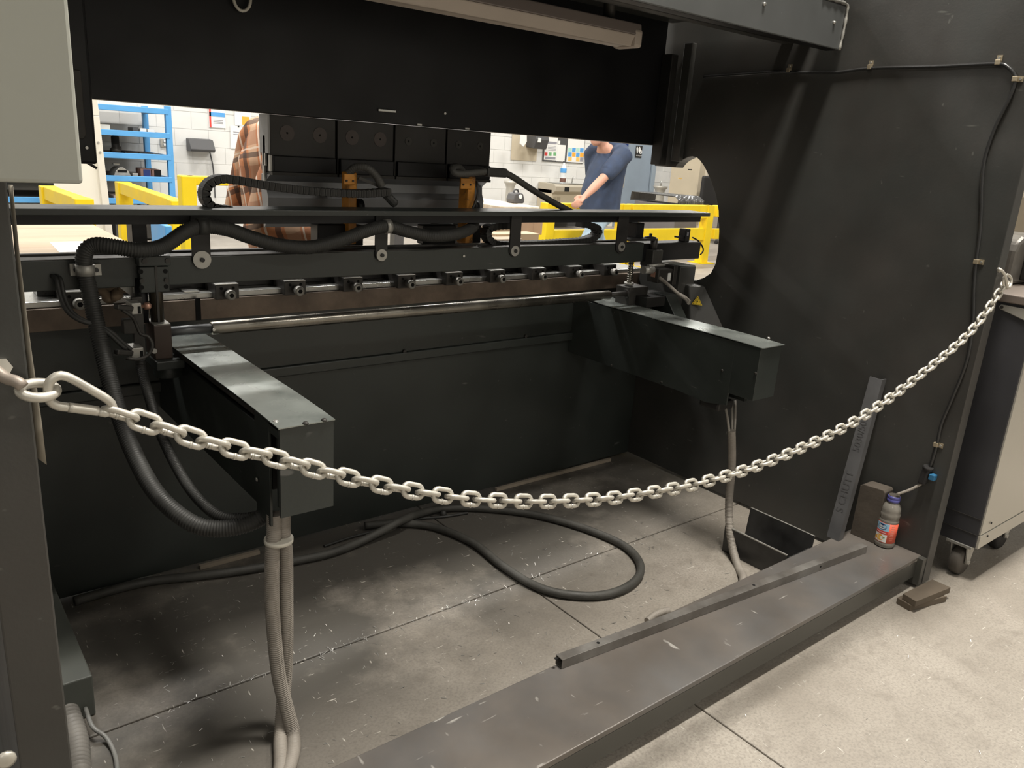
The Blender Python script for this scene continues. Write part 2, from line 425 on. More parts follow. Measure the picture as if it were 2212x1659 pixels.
# ram guides
MB().box(2.405, 2.44, 2.12, 2.17, 1.222, 1.62).build('ram_guide', K['blackmat'], fr, .003)
MB().box(2.44, FX, 2.06, 2.10, 1.24, 1.66).build('ram_guide', K['frame'], fr, .003)
p0 = at(177, 300, y=2.12); p1 = at(205, 300, y=2.12)
lg = MB().box(p0.x - .05, p1.x, 2.11, 2.165, at(190, 354, y=2.12).z, 1.6).build('ram_guide', K['black'], fl, .006)
q = at(181, 272, y=2.108)
MB().prism([(q.x - .02, q.z - .028), (q.x - .004, q.z - .03), (q.x + .003, q.z - .02), (q.x + .003, q.z + .12), (q.x - .02, q.z + .12)], 'y', 2.104, 2.11).build('guide_gib', K['grime'], lg, .002)
p = at(187, 319, y=2.11)
MB().cyl((p.x, 2.11, p.z), (p.x, 2.106, p.z), .0035, 8).build('screw', K['bolt'], lg)
p = at(198, 356, y=2.12)
MB().bar((p.x - .01, 2.13, p.z + .006), (p.x + .012, 2.13, p.z - .008), .008, .006).build('latch', K['black'], lg)
# bed: lower plate, lip, upper plate, rusty cap
bed = MB().box(.105, FX, 2.168, 2.22, .012, .552).build('bed_plate', K['plate'], brake)
MB().box(.105, FX, 2.150, 2.168, .557, .587).build('bed_lip', K['plate'], bed, .004)
MB().box(.105, FX, 2.160, 2.22, .587, .752).build('bed_upper_plate', K['plate'], bed, .002)
MB().box(.105, FX, 2.172, 2.22, .552, .557).build('bed_groove', K['hole'], bed)
for u, v in ((876, 760), (1138, 727)):
    p = at(u, v, y=2.15); MB().cyl((p.x, 2.16, p.z), (p.x, 2.153, p.z), .006, 10).build('screw', K['grime'], bed)
cap = MB().box(.12, 2.40, 2.130, 2.42, .752, .807).build('bed_cap', K['rust'], brake, .002)
p = at(427, 660, y=2.13)
MB().box(p.x - .006, p.x + .007, 2.127, 2.13, .752, .812).build('bed_cap_joint', K['hole'], cap)
die_rail = MB().box(.12, 2.40, 2.145, 2.40, .807, .822).build('die_rail', K['steel'], cap, .0015)
# die clamps
CL = [(490, 627), (637, 620), (762, 612), (878, 606), (981, 602), (1074, 598), (1163, 593), (1243, 588), (1317, 583), (165, 640)]
for u, v in CL:
    x = at(u, v, y=2.122).x
    w = .032
    c = MB().box(x - w, x + w, 2.118, 2.20, .806, .846).build('die_clamp', K['clamp'], brake, .002)
    MB().box(x - w + .001, x + w - .001, 2.12, 2.198, .846, .8475).build('clamp_top_sheen', K['steel'], c)  # bright skin paints the reflected light on the clamp's top face
    for s in (-1, 1):
        MB().cyl((x + s * .016, 2.119, .836), (x + s * .016, 2.1168, .836), .0042, 8).build('screw_hole', K['hole'], c)
    b = MB().lathe([(.003, 2.085), (.0125, 2.085), (.0135, 2.088), (.0135, 2.100), (.010, 2.102), (.010, 2.118), (.002, 2.118)], (x, 0, .822), 18, 'y').build('clamp_bolt', K['alu'], c)
    MB().cyl((x, 2.0865, .822), (x, 2.0838, .822), .0065, 6).build('bolt_socket', K['hole'], b)
# small bright gauge plates lying on the rail
for u, v in ((412, 624),):
    p = at(u, v, y=2.16)
    tag(MB().box(p.x - .02, p.x + .02, 2.15, 2.20, .8225, .8275).build('shim_plate', K['steel'], None, .001), 'small bright steel shim lying on the bed rail by the left tower', 'shim')
# base cross beam
beam = MB().box(.105, FX, .905, 1.128, .090, .105).build('cross_beam', K['beam'], brake, .002)
MB().box(.105, FX, .905, .917, .036, .090).build('beam_web', K['beamside'], beam, .001)
MB().box(.105, FX, .935, 1.10, .012, .090).build('beam_core', K['grime'], beam)
# left floor pad
pad = MB().box(.112, .252, 1.655, 2.14, .002, .102).build('frame_foot_block', mat('grey_green_paint', (0.075, 0.080, 0.070), 0.5, 0, .15, 8), brake, .003)
# rear cover
cv = MB().box(-.3, 2.435, 1.470, 1.476, 1.607, 1.735).build('rear_cover', mat('cover_paint', (0.095, 0.099, 0.099), 0.36, 0, .14, 4, scr=((.2, .2, .2), .775)), brake, .003)
MB().box(-.3, 2.435, 1.470, 1.532, 1.731, 1.737).build('cover_top', K['frame'], cv)
MB().box(-.3, 2.435, 1.562, 2.168, 1.731, 1.737).build('cover_top', K['frame'], cv)
MB().box(-.3, 2.435, 1.476, 1.515, 1.607, 1.611).build('cover_lip', K['black'], cv)
MB().box(-.3, FX, 1.655, 1.70, 1.640, 1.645).build('cover_angle', K['frame'], cv)
MB().box(-.3, FX, 1.655, 1.66, 1.640, 1.731).build('cover_angle', K['frame'], cv)
MB().box(-.3, FX, 1.575, 1.61, 1.69, 1.731).build('cover_stiffener', K['grime'], cv)
MB().sweep(spline([(2.437, 1.47, 1.607), (2.44, 1.468, 1.66), (2.44, 1.468, 1.72), (2.425, 1.468, 1.738), (2.3, 1.469, 1.737)], .01), [.0045 + .0012 * math.sin(i * 1.7) for i in range(len(spline([(2.437, 1.47, 1.607), (2.44, 1.468, 1.66), (2.44, 1.468, 1.72), (2.425, 1.468, 1.738), (2.3, 1.469, 1.737)], .01)))], 8).build('weld_bead', K['alu'], cv)
for u, v in ((1650, 9), (1801, 49)):
    p = at(u, v, y=1.47); MB().lathe([(.001, 1.4645), (.005, 1.465), (.006, 1.47)], (p.x, 0, p.z), 10, 'y').build('screw', K['bolt'], cv)
# upper tool holders
TY = 2.185
ux = [581, 727, 852, 965, 1062]
gx = [at(u, 300, y=TY).x for u in ux]
zr1 = at(650, 333, y=TY).z; zr2 = at(650, 338, y=TY).z; zr3 = at(650, 377, y=TY - .012).z
for i in range(4):
    a, b2 = gx[i] + .003, gx[i + 1] - .003
    h = MB().box(a, b2, TY, TY + .06, zr3, 1.2915).build('tool_holder', mat('brown_black_tool_steel', (0.020, 0.018, 0.016), 0.45, .2, .25, 10), brake, .002)
    k = MB().box(a + .004, b2 - .004, TY - .014, TY + .004, zr3 + .004, zr2).build('clamp_plate', K['black'], h, .003)
    MB().box(a, b2, TY - .012, TY + .03, zr3 - .004, zr3 + .004).build('clamp_edge', K['grime'], h)
    for fx in (.25, .75):
        xx = a + (b2 - a) * fx
        MB().cyl((xx, TY + .001, (zr1 + 1.29) / 2 + .005), (xx, TY - .0015, (zr1 + 1.29) / 2 + .005), .021 if i < 2 else .012, 24).build('wear_disc', mat('brown_worn_spot', (0.060, 0.045, 0.040), 0.5) if i < 2 else K['grime'], h)
        MB().cyl((xx, TY - .001, (zr1 + 1.29) / 2 + .005), (xx, TY - .0025, (zr1 + 1.29) / 2 + .005), .003, 8).build('screw_hole', K['hole'], h)
MB().box(gx[0] + .01, gx[4] - .01, TY + .02, TY + .055, zr3 - .003, 1.291).build('holder_gap_backing', K['black'], brake)  # added dark strip that closes the bright gaps between tool holders
zb = at(650, 452, y=TY).z
prof = [(2.19, zr3 - .004), (2.25, zr3 - .004), (2.255, zr3 - .05), (2.25, zb + .02), (2.236, zb - .055), (2.230, zb - .055), (2.214, zb - .01), (2.205, zb), (2.203, zb + .03), (2.213, zb + .05), (2.216, zb + .075)]
pun = tag(MB().prism(prof, 'x', gx[0] + .002, gx[4] - .005).build('bending_punch', mat('dark_polished_punch', (0.20, 0.205, 0.215), 0.36, .5, .2, 6), None, .001), 'long dark gooseneck punch hanging under the tool holders of the press brake', 'punch')
# bright ground ends of holders and punch
MB().box(gx[0] - .003, gx[0] + .0028, TY, TY + .06, zr2 + .004, 1.2915).build('ground_end', mat('ground_steel_end', (0.30, 0.30, 0.30), 0.5, .5), brake)
MB().box(gx[0] - .003, gx[0] + .002, TY + .022, TY + .036, zr2 - .03, zr2 + .05).build('ground_end', K['alu'], brake)
MB().box(gx[0] - .003, gx[0] + .002, TY - .014, TY + .0, zr3 + .006, zr2).build('ground_end', K['alu'], brake)
MB().box(gx[0] - .003, gx[0] + .002, TY + .03, TY + .045, zr3 - .03, zr2 + .004).build('ground_end', K['alu'], brake)
die = tag(MB().prism([(2.215, .8225), (2.275, .8225), (2.275, .90), (2.258, .90), (2.245, .885), (2.232, .90), (2.215, .90)], 'x', .3, 2.30).build('bending_die', mat('dark_die_steel', (0.05, 0.048, 0.046), 0.35, .5, .2, 8), None, .001), 'long dark grooved die standing on the bed rail under the punch', 'die')
# ------------------------------------------------------------------ back gauge
gauge = thing('back_gauge', (1.3, 1.75, .5), 'dark back gauge with two long arms, cross rod, beam and cable tray behind the bed', 'back gauge')
GY = 1.97
def bx(u0, u1, v0, v1, Y, D, mb=None):
    um, vm = (u0 + u1) / 2, (v0 + v1) / 2
    return (mb or MB()).box(at(u0, vm, y=Y + D).x, at(u1, vm, y=Y).x, Y, Y + D, at(um, v1, y=Y).z, at(um, v0, y=Y).z)
# left arm
la = MB().box(.556, .564, 1.452, 2.165, .510, .690).build('gauge_arm', K['plate'], gauge, .001)
MB().box(.645, .655, 1.45, 2.165, .510, .721).build('arm_side', K['plate'], la)
MB().box(.600, .645, 1.50, 2.165, .52, .70).build('arm_slot_shade', K['hole'], la)  # near-black box stands in for the shade inside the arm slot
ec = MB()
ec.box(.5455, .655, 1.328, 1.333, .540, .722).box(.648, .655, 1.333, 1.45, .540, .722).box(.5455, .5505, 1.38, 1.452, .500, .722).box(.5455, .5485, 1.333, 1.38, .70, .722).box(.5455, .655, 1.333, 1.45, .716, .722).box(.556, .648, 1.36, 1.37, .545, .716)
ec.build('arm_end_cap', K['plate'], la, .0008)
def top_sheet(x0, x1, y0, y1, z, sag, name, m, parent, lift=0):
    mb = MB(); n = 18
    pts = []
    for i in range(n + 1):
        t = i / n; y = y0 + (y1 - y0) * t
        zz = z + sag * math.sin(math.pi * t) + .0012 * math.sin(9 * t) + lift * max(0, t - .93)
        pts.append((y, zz))
    poly = pts + [(y, zz - .0022) for y, zz in reversed(pts)]
    mb.prism(poly, 'x', x0, x1)
    return mb.build(name, m, parent)
top_sheet(.543, .657, 1.326, 2.085, .7245, .004, 'arm_top_cover', K['armtop'], la)
MB().box(.545, .56, 1.452, 2.0, .712, .722).build('arm_top_flange', K['grime'], la)
for u, v, m in ((595, 910, 'bolt'), (660, 914, 'grime'), (700, 907, 'grime')):
    p = at(u, v, z=.7255); MB().lathe([(.006, .7235), (.006, .7255), (.004, .728), (.001, .7285)], (p.x, p.y, 0), 10).build('screw', K[m], la)
p = at(557, 1035, x=.545); MB().lathe([(.005, .5435), (.004, .541), (.001, .540)], (0, p.y, p.z), 10, 'x').build('screw', K['bolt'], la)
# right arm
ra = MB().prism([(1.42, .512), (1.50, .498), (1.62, .505), (2.165, .508), (2.165, .7195), (1.42, .7195)], 'x', 2.055, 2.062).build('gauge_arm', K['plate'], gauge, .0008)
MB().box(2.15, 2.165, 1.42, 2.165, .51, .7195).build('arm_side', K['plate'], ra)
MB().box(2.09, 2.15, 1.5, 2.165, .53, .70).build('arm_slot_shade', K['hole'], ra)  # same near-black filler, painting shade inside the right arm
MB().box(2.055, 2.165, 1.328, 1.42, .553, .7195).build('arm_end_cap', K['plate'], ra, .001)
top_sheet(2.053, 2.17, 1.322, 2.07, .7225, .003, 'arm_top_cover', K['armtop'], ra, .12)
for u, v in ((1321, 789), (1429, 826), (1560, 800), (1632, 806)):
    p = at(u, v, x=2.055); MB().lathe([(.005, 2.0555), (.004, 2.0525), (.001, 2.052)], (0, p.y, p.z), 10, 'x').build('screw', K['grime'], ra)
p = at(1660, 731, z=.724); MB().lathe([(.006, .722), (.006, .7255), (.003, .729)], (p.x, p.y, 0), 10).build('screw', K['bolt'], ra)
MB().box(2.06, 2.14, 1.45, 1.53, .478, .51).build('cable_gland', K['blackmat'], ra, .008)
# cross rod
RY = 1.975
pa, pb = at(455, 711, y=RY), at(1316, 636, y=RY); rz = (pa.z + pb.z) / 2
rod = MB().lathe([(.008, pa.x), (.0155, pa.x), (.0165, pa.x + .003), (.0165, pb.x - .003), (.015, pb.x), (.008, pb.x)], (0, RY, rz), 20, 'x').build('cross_rod', K['rod'], gauge)
MB().cyl((at(372, 715, y=RY).x - .03, RY, rz), (pa.x + .01, RY, rz), .0125, 16).build('rod_shaft', mat('grey_shaft', (0.12, 0.125, 0.13), 0.4, .5), rod)
MB().cyl((pb.x - .01, RY, rz), (at(1358, 634, y=RY).x, RY, rz), .009, 14).build('rod_shaft', K['grime'], rod)
xx = at(1356, 634, y=RY).x
MB().cyl((xx - .012, RY - .002, rz), (xx + .006, RY - .002, rz), .016, 14).build('rod_coupling', K['grime'], rod, .002)
p = at(462, 719, y=RY - .016); MB().cyl((p.x, RY - .013, rz), (p.x, RY - .019, rz), .0035, 8).build('set_screw', K['bolt'], rod)
# beam and cable tray
gz0, gz1 = .880, .947
gb = MB().box(.11, 2.20, GY, GY + .05, gz0, gz1).build('gauge_beam', K['plate'], gauge, .002)
MB().box(.11, 2.20, GY + .001, GY + .049, gz1, gz1 + .0015).build('beam_top_edge', K['grime'], gb)
MB().box(.11, 2.15, GY + .058, GY + .075, gz1 - .01, gz1 + .006).build('linear_rail', K['grime'], gb, .002)
p = at(1001, 553, y=GY); MB().cyl((p.x, GY, p.z), (p.x, GY - .004, p.z), .004, 8).build('screw', K['bolt'], gb)
tz0, tz1 = 1.0225, at(900, 456, y=GY - .02).z
tr = MB().box(.11, at(1534, 468, y=GY - .02).x, GY - .02, GY + .085, tz1 - .014, tz1).build('cable_tray', K['plate'], gauge, .0015)
MB().box(.11, at(1513, 478, y=GY).x, GY + .0, GY + .07, at(900, 482, y=GY).z, tz1 - .014).build('tray_channel', K['black'], tr)
for u, v, hw, r in ((436, 561, 20, 17), (824, 551, 13, 13), (1112, 542, 11, 11.5), (1342, 533, 11, 11)):
    Y = GY - .006
    c = at(u, v, y=Y)
    hwid = (at(u + hw, v, y=Y).x - at(u - hw, v, y=Y).x) / 2
    zt = tz1 - .014
    poly = [(c.x + hwid * math.cos(a), c.z + hwid * .9 * math.sin(a)) for a in [math.pi + math.pi * i / 10 for i in range(11)]] + [(c.x + hwid, zt), (c.x - hwid, zt)]
    br = MB().prism(poly, 'y', Y, Y + .006).build('tray_bracket', K['blackmat'], tr, .0006)
    rr = r / 17 * .0215 if u < 500 else .0165
    MB().cyl((c.x, Y, c.z), (c.x, Y - .003, c.z), rr, 26).build('washer', K['alu'], br)
    MB().cyl((c.x, Y - .003, c.z), (c.x, Y - .008, c.z), .0055, 8).build('cap_screw', K['darkbolt'], br)
bx(275, 319, 482, 556, 1.985, .05).build('tray_post', K['black'], tr, .002)
bx(1352, 1391, 482, 515, 1.985, .05).build('tray_post', K['black'], tr, .002)
# left tower
lt = bx(316, 372, 703, 777, 1.925, .075).build('tower_block', K['brown'], gauge, .002)
x0, x1 = at(316, 740, y=2.0).x, at(372, 740, y=1.925).x
zt = at(344, 703, y=1.925).z; zb_ = at(344, 777, y=1.925).z
MB().box(x0 + .002, x1 - .001, 1.928, 1.998, zt, zt + .002).build('block_top', K['alu'], lt)
MB().box(x0 - .004, x1 + .022, 1.905, 2.01, zb_ - .022, zb_).build('tower_base', K['plate'], lt, .003)
MB().cyl((x0 + .035, 1.955, zb_ - .05), (x0 + .035, 1.955, zb_ - .022), .034, 24).build('bearing_housing', K['plate'], lt, .004)
cx = at(337, 640, y=1.965).x
MB().cyl((cx, 1.965, zt), (cx, 1.965, .94), .0155, 18).build('guide_column', mat('oily_brown_column', (.055, .045, .032), .35, .5), lt)
MB().cyl((cx - .03, 1.975, zt), (cx - .03, 1.975, .90), .014, 16).build('lead_screw', K['black'], lt)
MB().box(cx - .004, cx + .001, 1.946, 1.952, zt, .945).build('scale_strip', K['grime'], lt)
sp = bx(297, 366, 576, 632, 1.948, .022).build('slide_plate', K['plate'], lt, .002)
cb = bx(292, 369, 553, 575, 1.940, .03).build('slide_cap', K['plate'], lt, .002)
for u, v in ((304, 587), (357, 586), (306, 621), (359, 619)):
    p = at(u, v, y=1.948); MB().cyl((p.x, 1.949, p.z), (p.x, 1.9472, p.z), .0055, 10).build('screw_hole', K['hole'], sp)
for u, v in ((306, 606), (359, 605)):
    p = at(u, v, y=1.948); MB().cyl((p.x, 1.948, p.z), (p.x, 1.943, p.z), .0055, 10).build('screw', K['grime'], sp)
for u, v in ((312, 564), (362, 563)):
    p = at(u, v, y=1.94)
    s_ = MB().cyl((p.x, 1.94, p.z), (p.x, 1.936, p.z), .006, 12).build('screw', K['grime'], cb)
p = at(332, 757, y=1.925); MB().cyl((p.x, 1.925, p.z), (p.x, 1.917, p.z), .006, 10).build('screw', K['bolt'], lt)
# limit switches beside the left tower
sb = bx(286, 312, 642, 776, 1.90, .012).build('switch_bracket', K['grime'], lt, .001)
for (u0, u1, v0, v1) in ((272, 306, 655, 680), (272, 311, 752, 775)):
    s_ = bx(u0, u1, v0, v1, 1.865, .05).build('limit_switch', K['alu'], lt, .002)
    p = at(u1 - 5, (v0 + v1) / 2 + 2, y=1.865)
    MB().box(p.x - .003, p.x + .003, 1.8635, 1.866, p.z - .008, p.z + .008).build('switch_slot', K['hole'], s_)
    p = at(u0 - 3, v0 + 8, y=1.86)
    MB().bar((p.x - .02, 1.852, p.z + .004), (p.x + .016, 1.866, p.z - .006), .016, .012).build('cable_gland', K['grime'], s_, .003)
p = at(318, 661, y=1.885)
MB().lathe([(.004, p.x - .02), (.004, p.x - .006), (.008, p.x - .006), (.008, p.x + .004), (.005, p.x + .008)], (0, 1.885, p.z), 14, 'x').build('plunger', K['copper'], lt)
MB().sweep([(at(291, 632, y=1.99).x, 1.99, at(291, 632, y=1.99).z - .002 + .0055 * i / 2.) for i in range(9)], [.004 if i % 2 else .0022 for i in range(9)], 8).build('screw_thread', K['bolt'], lt)
hose('switch_wire', [at(272, 774, y=1.855), at(300, 776, y=1.85), at(322, 765, y=1.85), at(329, 745, y=1.85), at(320, 727, y=1.855), at(304, 722, y=1.86), at(294, 700, y=1.862), at(285, 684, y=1.858), at(262, 668, y=1.855)], .0038, K['grime'], lt)
bx(262, 292, 690, 722, 1.895, .02).build('switch_arm', K['grime'], lt, .002)
# right tower
rt_ = bx(1327, 1396, 622, 700, 1.955, .07).build('tower_block', K['grime'], gauge, .002)
sx_ = at(1361, 590, y=1.995); zz0 = at(1361, 612, y=1.995).z
n = 46
MB().sweep([(sx_.x, 1.995, zz0 + i * .002) for i in range(n)], [.0115 if i % 4 < 2 else .0085 for i in range(n)], 12).build('lead_screw', K['rod'], rt_)
MB().cyl((sx_.x, 1.995, zz0 - .004), (sx_.x, 1.995, zz0 + .004), .018, 16).build('screw_collar', K['alu'], rt_)
bx(1383, 1431, 541, 578, 1.95, .06).build('upper_block', K['frame'], rt_, .003)
p = at(1412, 530, y=1.975)
MB().cyl((p.x, 1.975, at(1412, 542, y=1.975).z), (p.x, 1.975, at(1412, 515, y=1.975).z), .013, 16).build('guide_bush', K['grime'], rt_)
p = at(1405, 514, y=1.98)
MB().lathe([(.022, p.z - .004), (.022, p.z + .004), (.006, p.z + .006), (.006, p.z + .016), (.001, p.z + .017)], (p.x, 1.98, 0), 16).build('bush_cap', K['blackmat'], rt_)
MB().box(at(1349, 513, y=1.99).x, p.x, 1.96, 2.03, p.z - .008, p.z).build('bush_bracket', K['blackmat'], rt_, .002)
ax = MB().box(2.20, at(1513, 540, y=1.985).x, 1.985, 2.055, at(1470, 561, y=1.985).z, at(1470, 524, y=1.985).z).build('axis_housing', K['black'], gauge, .004)
p = at(1484, 507, y=2.0)
sn = MB().box(p.x - .014, p.x + .014, 1.995, 2.03, at(1470, 524, y=1.985).z, p.z + .022).build('sensor', K['black'], ax, .003)
MB().box(p.x - .05, p.x - .012, 2.0, 2.02, p.z - .012, p.z - .006).build('sensor_arm', K['black'], sn)
MB().box(p.x - .008, p.x + .002, 1.9935, 1.996, p.z - .004, p.z + .010).build('sensor_label', K['greyprint'], sn)
hose('sensor_wire', [at(1496, 513, y=2.0), at(1508, 520, y=1.995), at(1517, 532, y=1.99), at(1519, 542, y=1.99), at(1513, 550, y=1.99)], .003, K['black'], ax)
mt = bx(1397, 1452, 582, 612, 1.90, .055).build('servo_motor', K['grime'], gauge, .004)
mx0, mx1 = at(1397, 597, y=1.955).x, at(1452, 597, y=1.90).x
mz0, mz1 = at(1425, 612, y=1.90).z, at(1425, 582, y=1.90).z
MB().box(mx0 - .002, mx0 + .001, 1.915, 1.935, mz0 + .02, mz0 + .04).build('motor_label', K['copper'], mt)
p = at(1445, 598, y=1.9); MB().box(p.x - .008, p.x + .008, 1.8985, 1.901, p.z - .014, p.z + .014).build('motor_label', K['white'], mt)
MB().cyl((mx0 - .01, 1.945, mz1 + .006), (mx1 + .02, 1.945, mz1 + .006), .007, 10).build('motor_rib', K['alu'], mt)
MB().box(mx1, mx1 + .02, 1.895, 1.96, mz0 - .008, mz1 + .01).build('motor_flange', K['clamp'], mt, .002)
MB().cyl((mx0 - .05, 1.93, (mz0 + mz1) / 2 + .02), (mx0, 1.93, (mz0 + mz1) / 2 + .02), .014, 16).build('coupling', K['alu'], mt)
cd = MB().box(2.36, 2.452, 1.92, 2.12, .70, .862).build('axis_carrier', K['frame'], gauge, .003)
MB().box(2.363, 2.449, 1.923, 2.117, .862, .865).build('carrier_top', K['plate'], cd)
MB().prism([(1.83, .68), (1.96, .68), (1.96, .765), (1.90, .765)], 'x', 2.27, 2.33).build('gusset', K['plate'], cd, .002)
MB().box(2.17, 2.34, 1.90, 2.02, .725, .76).build('carrier_foot', K['blackmat'], cd)
# belt cover with warning triangle on the side frame
cz = .795
wc = MB()
wc.add([(2.380, 1.852, .63), (2.464, 1.745, .63), (2.464, 1.97, .63), (2.380, 1.95, .63), (2.402, 1.904, cz), (2.464, 1.875, cz), (2.464, 1.95, cz), (2.402, 1.94, cz)],
       [(0, 1, 2, 3), (4, 7, 6, 5), (0, 4, 5, 1), (3, 2, 6, 7), (0, 3, 7, 4), (1, 5, 6, 2)])
wco = wc.build('belt_cover', K['frame'], gauge, .006)
def tri_on(pc, right, up, s, parent):
    nrm = right.cross(up).normalized()
    def T(sc, off, name, m, pts=None):
        pts = pts or [(-.5, -.29), (.5, -.29), (0, .577)]
        vs = [pc + right * (x * sc) + up * (y * sc) + nrm * off for x, y in pts]
        vs += [v - nrm * .0008 for v in vs]
        k = len(pts)
        return MB().add(vs, [tuple(range(k)), tuple(range(2 * k - 1, k - 1, -1))] + [(i, (i + 1) % k, (i + 1) % k + k, i + k) for i in range(k)]).build(name, m, parent)
    t = T(s, .0012, 'warning_sign', K['warn'])
    T(s * .80, .0016, 'sign_border', K['hole']); T(s * .70, .0020, 'sign_face', K['warn'])
    T(s, .0026, 'sign_bolt', K['hole'], [(.06, .24), (-.10, .02), (-.01, .02), (-.06, -.20), (.10, .06), (.01, .06)])
v0, v1, v2 = V(2.380, 1.852, .63), V(2.464, 1.745, .63), V(2.402, 1.904, cz)
nn = (v1 - v0).cross(v2 - v0).normalized()
if nn.y > 0: nn = -nn
d = ray(1506, 652); t_ = (v0 - CAM).dot(nn) / d.dot(nn); pc = CAM + d * t_
rgt = V(-nn.y, nn.x, 0).normalized(); upv = nn.cross(rgt)
if upv.z < 0: upv = -upv
if rgt.cross(upv).dot(nn) < 0: rgt = -rgt
tri_on(pc, rgt, upv, .040, wco)
# orange finger drives
for k, (u0, u1, v0_, v1_, vb) in enumerate(((737, 771, 372, 452, 528), (989, 1025, 381, 456, 528))):
    Y = 2.075
    m_ = bx(u0, u1, v0_, vb, Y, .05).build('finger_drive', K['orange'], gauge, .004)
    um = (u0 + u1) / 2
    c0 = at(um, (v0_ + 12), y=Y - .004)
    a, b2 = at(u0 + 5, v0_ + 12, y=Y).x, at(u1 - 6, v0_ + 12, y=Y).x
    MB().box(a, b2, Y - .005, Y, at(um, v0_ + 27, y=Y).z, at(um, v0_ + 4, y=Y).z).build('drive_bracket', K['orange'], m_, .002)
    for s in (.2, .8):
        MB().cyl((a + (b2 - a) * s, Y - .005, c0.z - .008), (a + (b2 - a) * s, Y - .008, c0.z - .008), .003, 8).build('screw', K['darkbolt'], m_)
    MB().cyl((b2 + .012, Y + .012, at(um, 447, y=Y).z + .0), (b2 + .03, Y + .012, at(um, 447, y=Y).z), .022, 18).build('drive_pulley', K['black'], m_)
    # slide standing on the rail below
    bx(u0 - 12, u1 + 14, 487, 531, Y + .03, .06).build('finger_slide', K['black'], m_, .002)
for (u0, u1, v0_, v1_) in ((840, 858, 487, 505), (930, 948, 483, 512), (985, 1000, 480, 528), (705, 722, 482, 512)):
    bx(u0, u1, v0_, v1_, 2.16, .02).build('finger_stop', K['grime'], gauge, .001)
bx(670, 770, 484, 530, 2.10, .05).build('finger_carriage', K['black'], gauge, .004)
bx(900, 985, 486, 528, 2.11, .04).build('finger_carriage', K['black'], gauge, .004)

# drag chains: every link a part
def drag_chain(name, px, Y, label, pitch=.0155, th=.020, wd_=.036):
    pts = spline([at(u, v, y=Y + dy) for u, v, dy in px], pitch)
    t = thing(name, pts[0], label, 'cable chain', 'black cable chains on the back gauge')
    me = MB().box(-pitch * .62, pitch * .62, -wd_ / 2, wd_ / 2, -th / 2, th / 2).mesh('chain_segment')
    me.materials.append(K['hose'])
    rib = MB().box(-pitch * .20, pitch * .20, -wd_ / 2 - .0006, wd_ / 2 + .0006, -th / 2 - .0006, th / 2 + .0006).mesh('segment_rib')
    rib.materials.append(K['blackmat'])
    for i in range(len(pts) - 1):
        d = (pts[i + 1] - pts[i]).normalized()
        yv = V(0, 1, 0); yv = (yv - d * yv.dot(d)).normalized(); zv = d.cross(yv)
        mm = Matrix((d, yv, zv)).transposed()
        o = bpy.data.objects.new('chain_segment', me); o.rotation_euler = mm.to_euler()
        o.location = (pts[i] + pts[i + 1]) / 2 - t.location; o.parent = t; COL.objects.link(o)
        r = bpy.data.objects.new('segment_rib', rib); r.parent = o; COL.objects.link(r)
        b = o.modifiers.new('bevel', 'BEVEL'); b.width = .0012; b.segments = 1
    return t
drag_chain('cable_chain', [(838, 414, 0), (780, 418, 0), (700, 415, 0), (620, 407, 0), (560, 398, 0), (510, 389, 0), (475, 386, 0), (450, 396, 0), (440, 415, 0), (444, 434, 0), (460, 448, 0), (500, 454, 0)], 2.03, 'black cable chain looping at the left above the cable tray')
drag_chain('cable_chain', [(1100, 487, 0), (1070, 488, 0), (1052, 494, 0), (1049, 508, 0), (1058, 521, 0), (1080, 528, 0), (1150, 527, 0), (1220, 523, 0), (1262, 519, 0), (1285, 509, 0), (1290, 496, 0), (1275, 487, 0), (1250, 484, 0)], 2.035, 'black cable chain looping below the cable tray at the right')

# hoses
def HP(lst): return [at(u, v, y=y) for u, v, y in lst]
h1 = thing('corrugated_hose', at(183, 580, y=1.935), 'thick black corrugated hose strung along the gauge beam and hanging down at the left', 'hose')
hose('hose_body', HP([(1022, 474, 2.03), (1021, 490, 2.0), (988, 505, 1.945), (930, 510, 1.935), (880, 500, 1.94), (835, 489, 1.945), (785, 501, 1.94), (735, 519, 1.935), (670, 534, 1.93), (600, 529, 1.93), (540, 512, 1.93), (490, 495, 1.93), (440, 489, 1.93), (400, 501, 1.925), (352, 532, 1.915), (300, 540, 1.90), (240, 532, 1.91), (203, 530, 1.925), (183, 548, 1.93), (184, 585, 1.932), (198, 650, 1.92), (220, 750, 1.87), (250, 870, 1.79), (285, 970, 1.69), (335, 1062, 1.59), (400, 1122, 1.51), (460, 1142, 1.475), (530, 1133, 1.452), (590, 1104, 1.44)]), .0178, K['hose'], h1, .0056, .12)
def band(c, axis, r, m, name, parent, w=.012):
    c = Vector(c); a = Vector(axis).normalized()
    MB().cyl(c - a * w, c + a * w, r, 18).build(name, m, parent)
band(at(184, 583, y=1.932), (0.02, 0, 1), .0195, K['alu'], 'hose_clamp', h1)
band(at(837, 489, y=1.945), (1, 0, .05), .0195, K['alu'], 'hose_clamp', h1, .008)
band(at(437, 489, y=1.93), (1, 0, .02), .0195, K['hose'], 'hose_clamp', h1, .012)
for u in (162, 206):
    p = at(u, 582, y=1.962)
    e = MB().box(p.x - .011, p.x + .011, 1.955, 1.968, p.z - .013, p.z + .013).build('clamp_ear', K['alu'], h1, .001)
    MB().cyl((p.x, 1.955, p.z), (p.x, 1.95, p.z), .005, 8).build('screw', K['darkbolt'], e)
h2 = thing('corrugated_hose', at(305, 785, y=1.93), 'thinner black corrugated hose dropping from the left tower into the arm', 'hose')
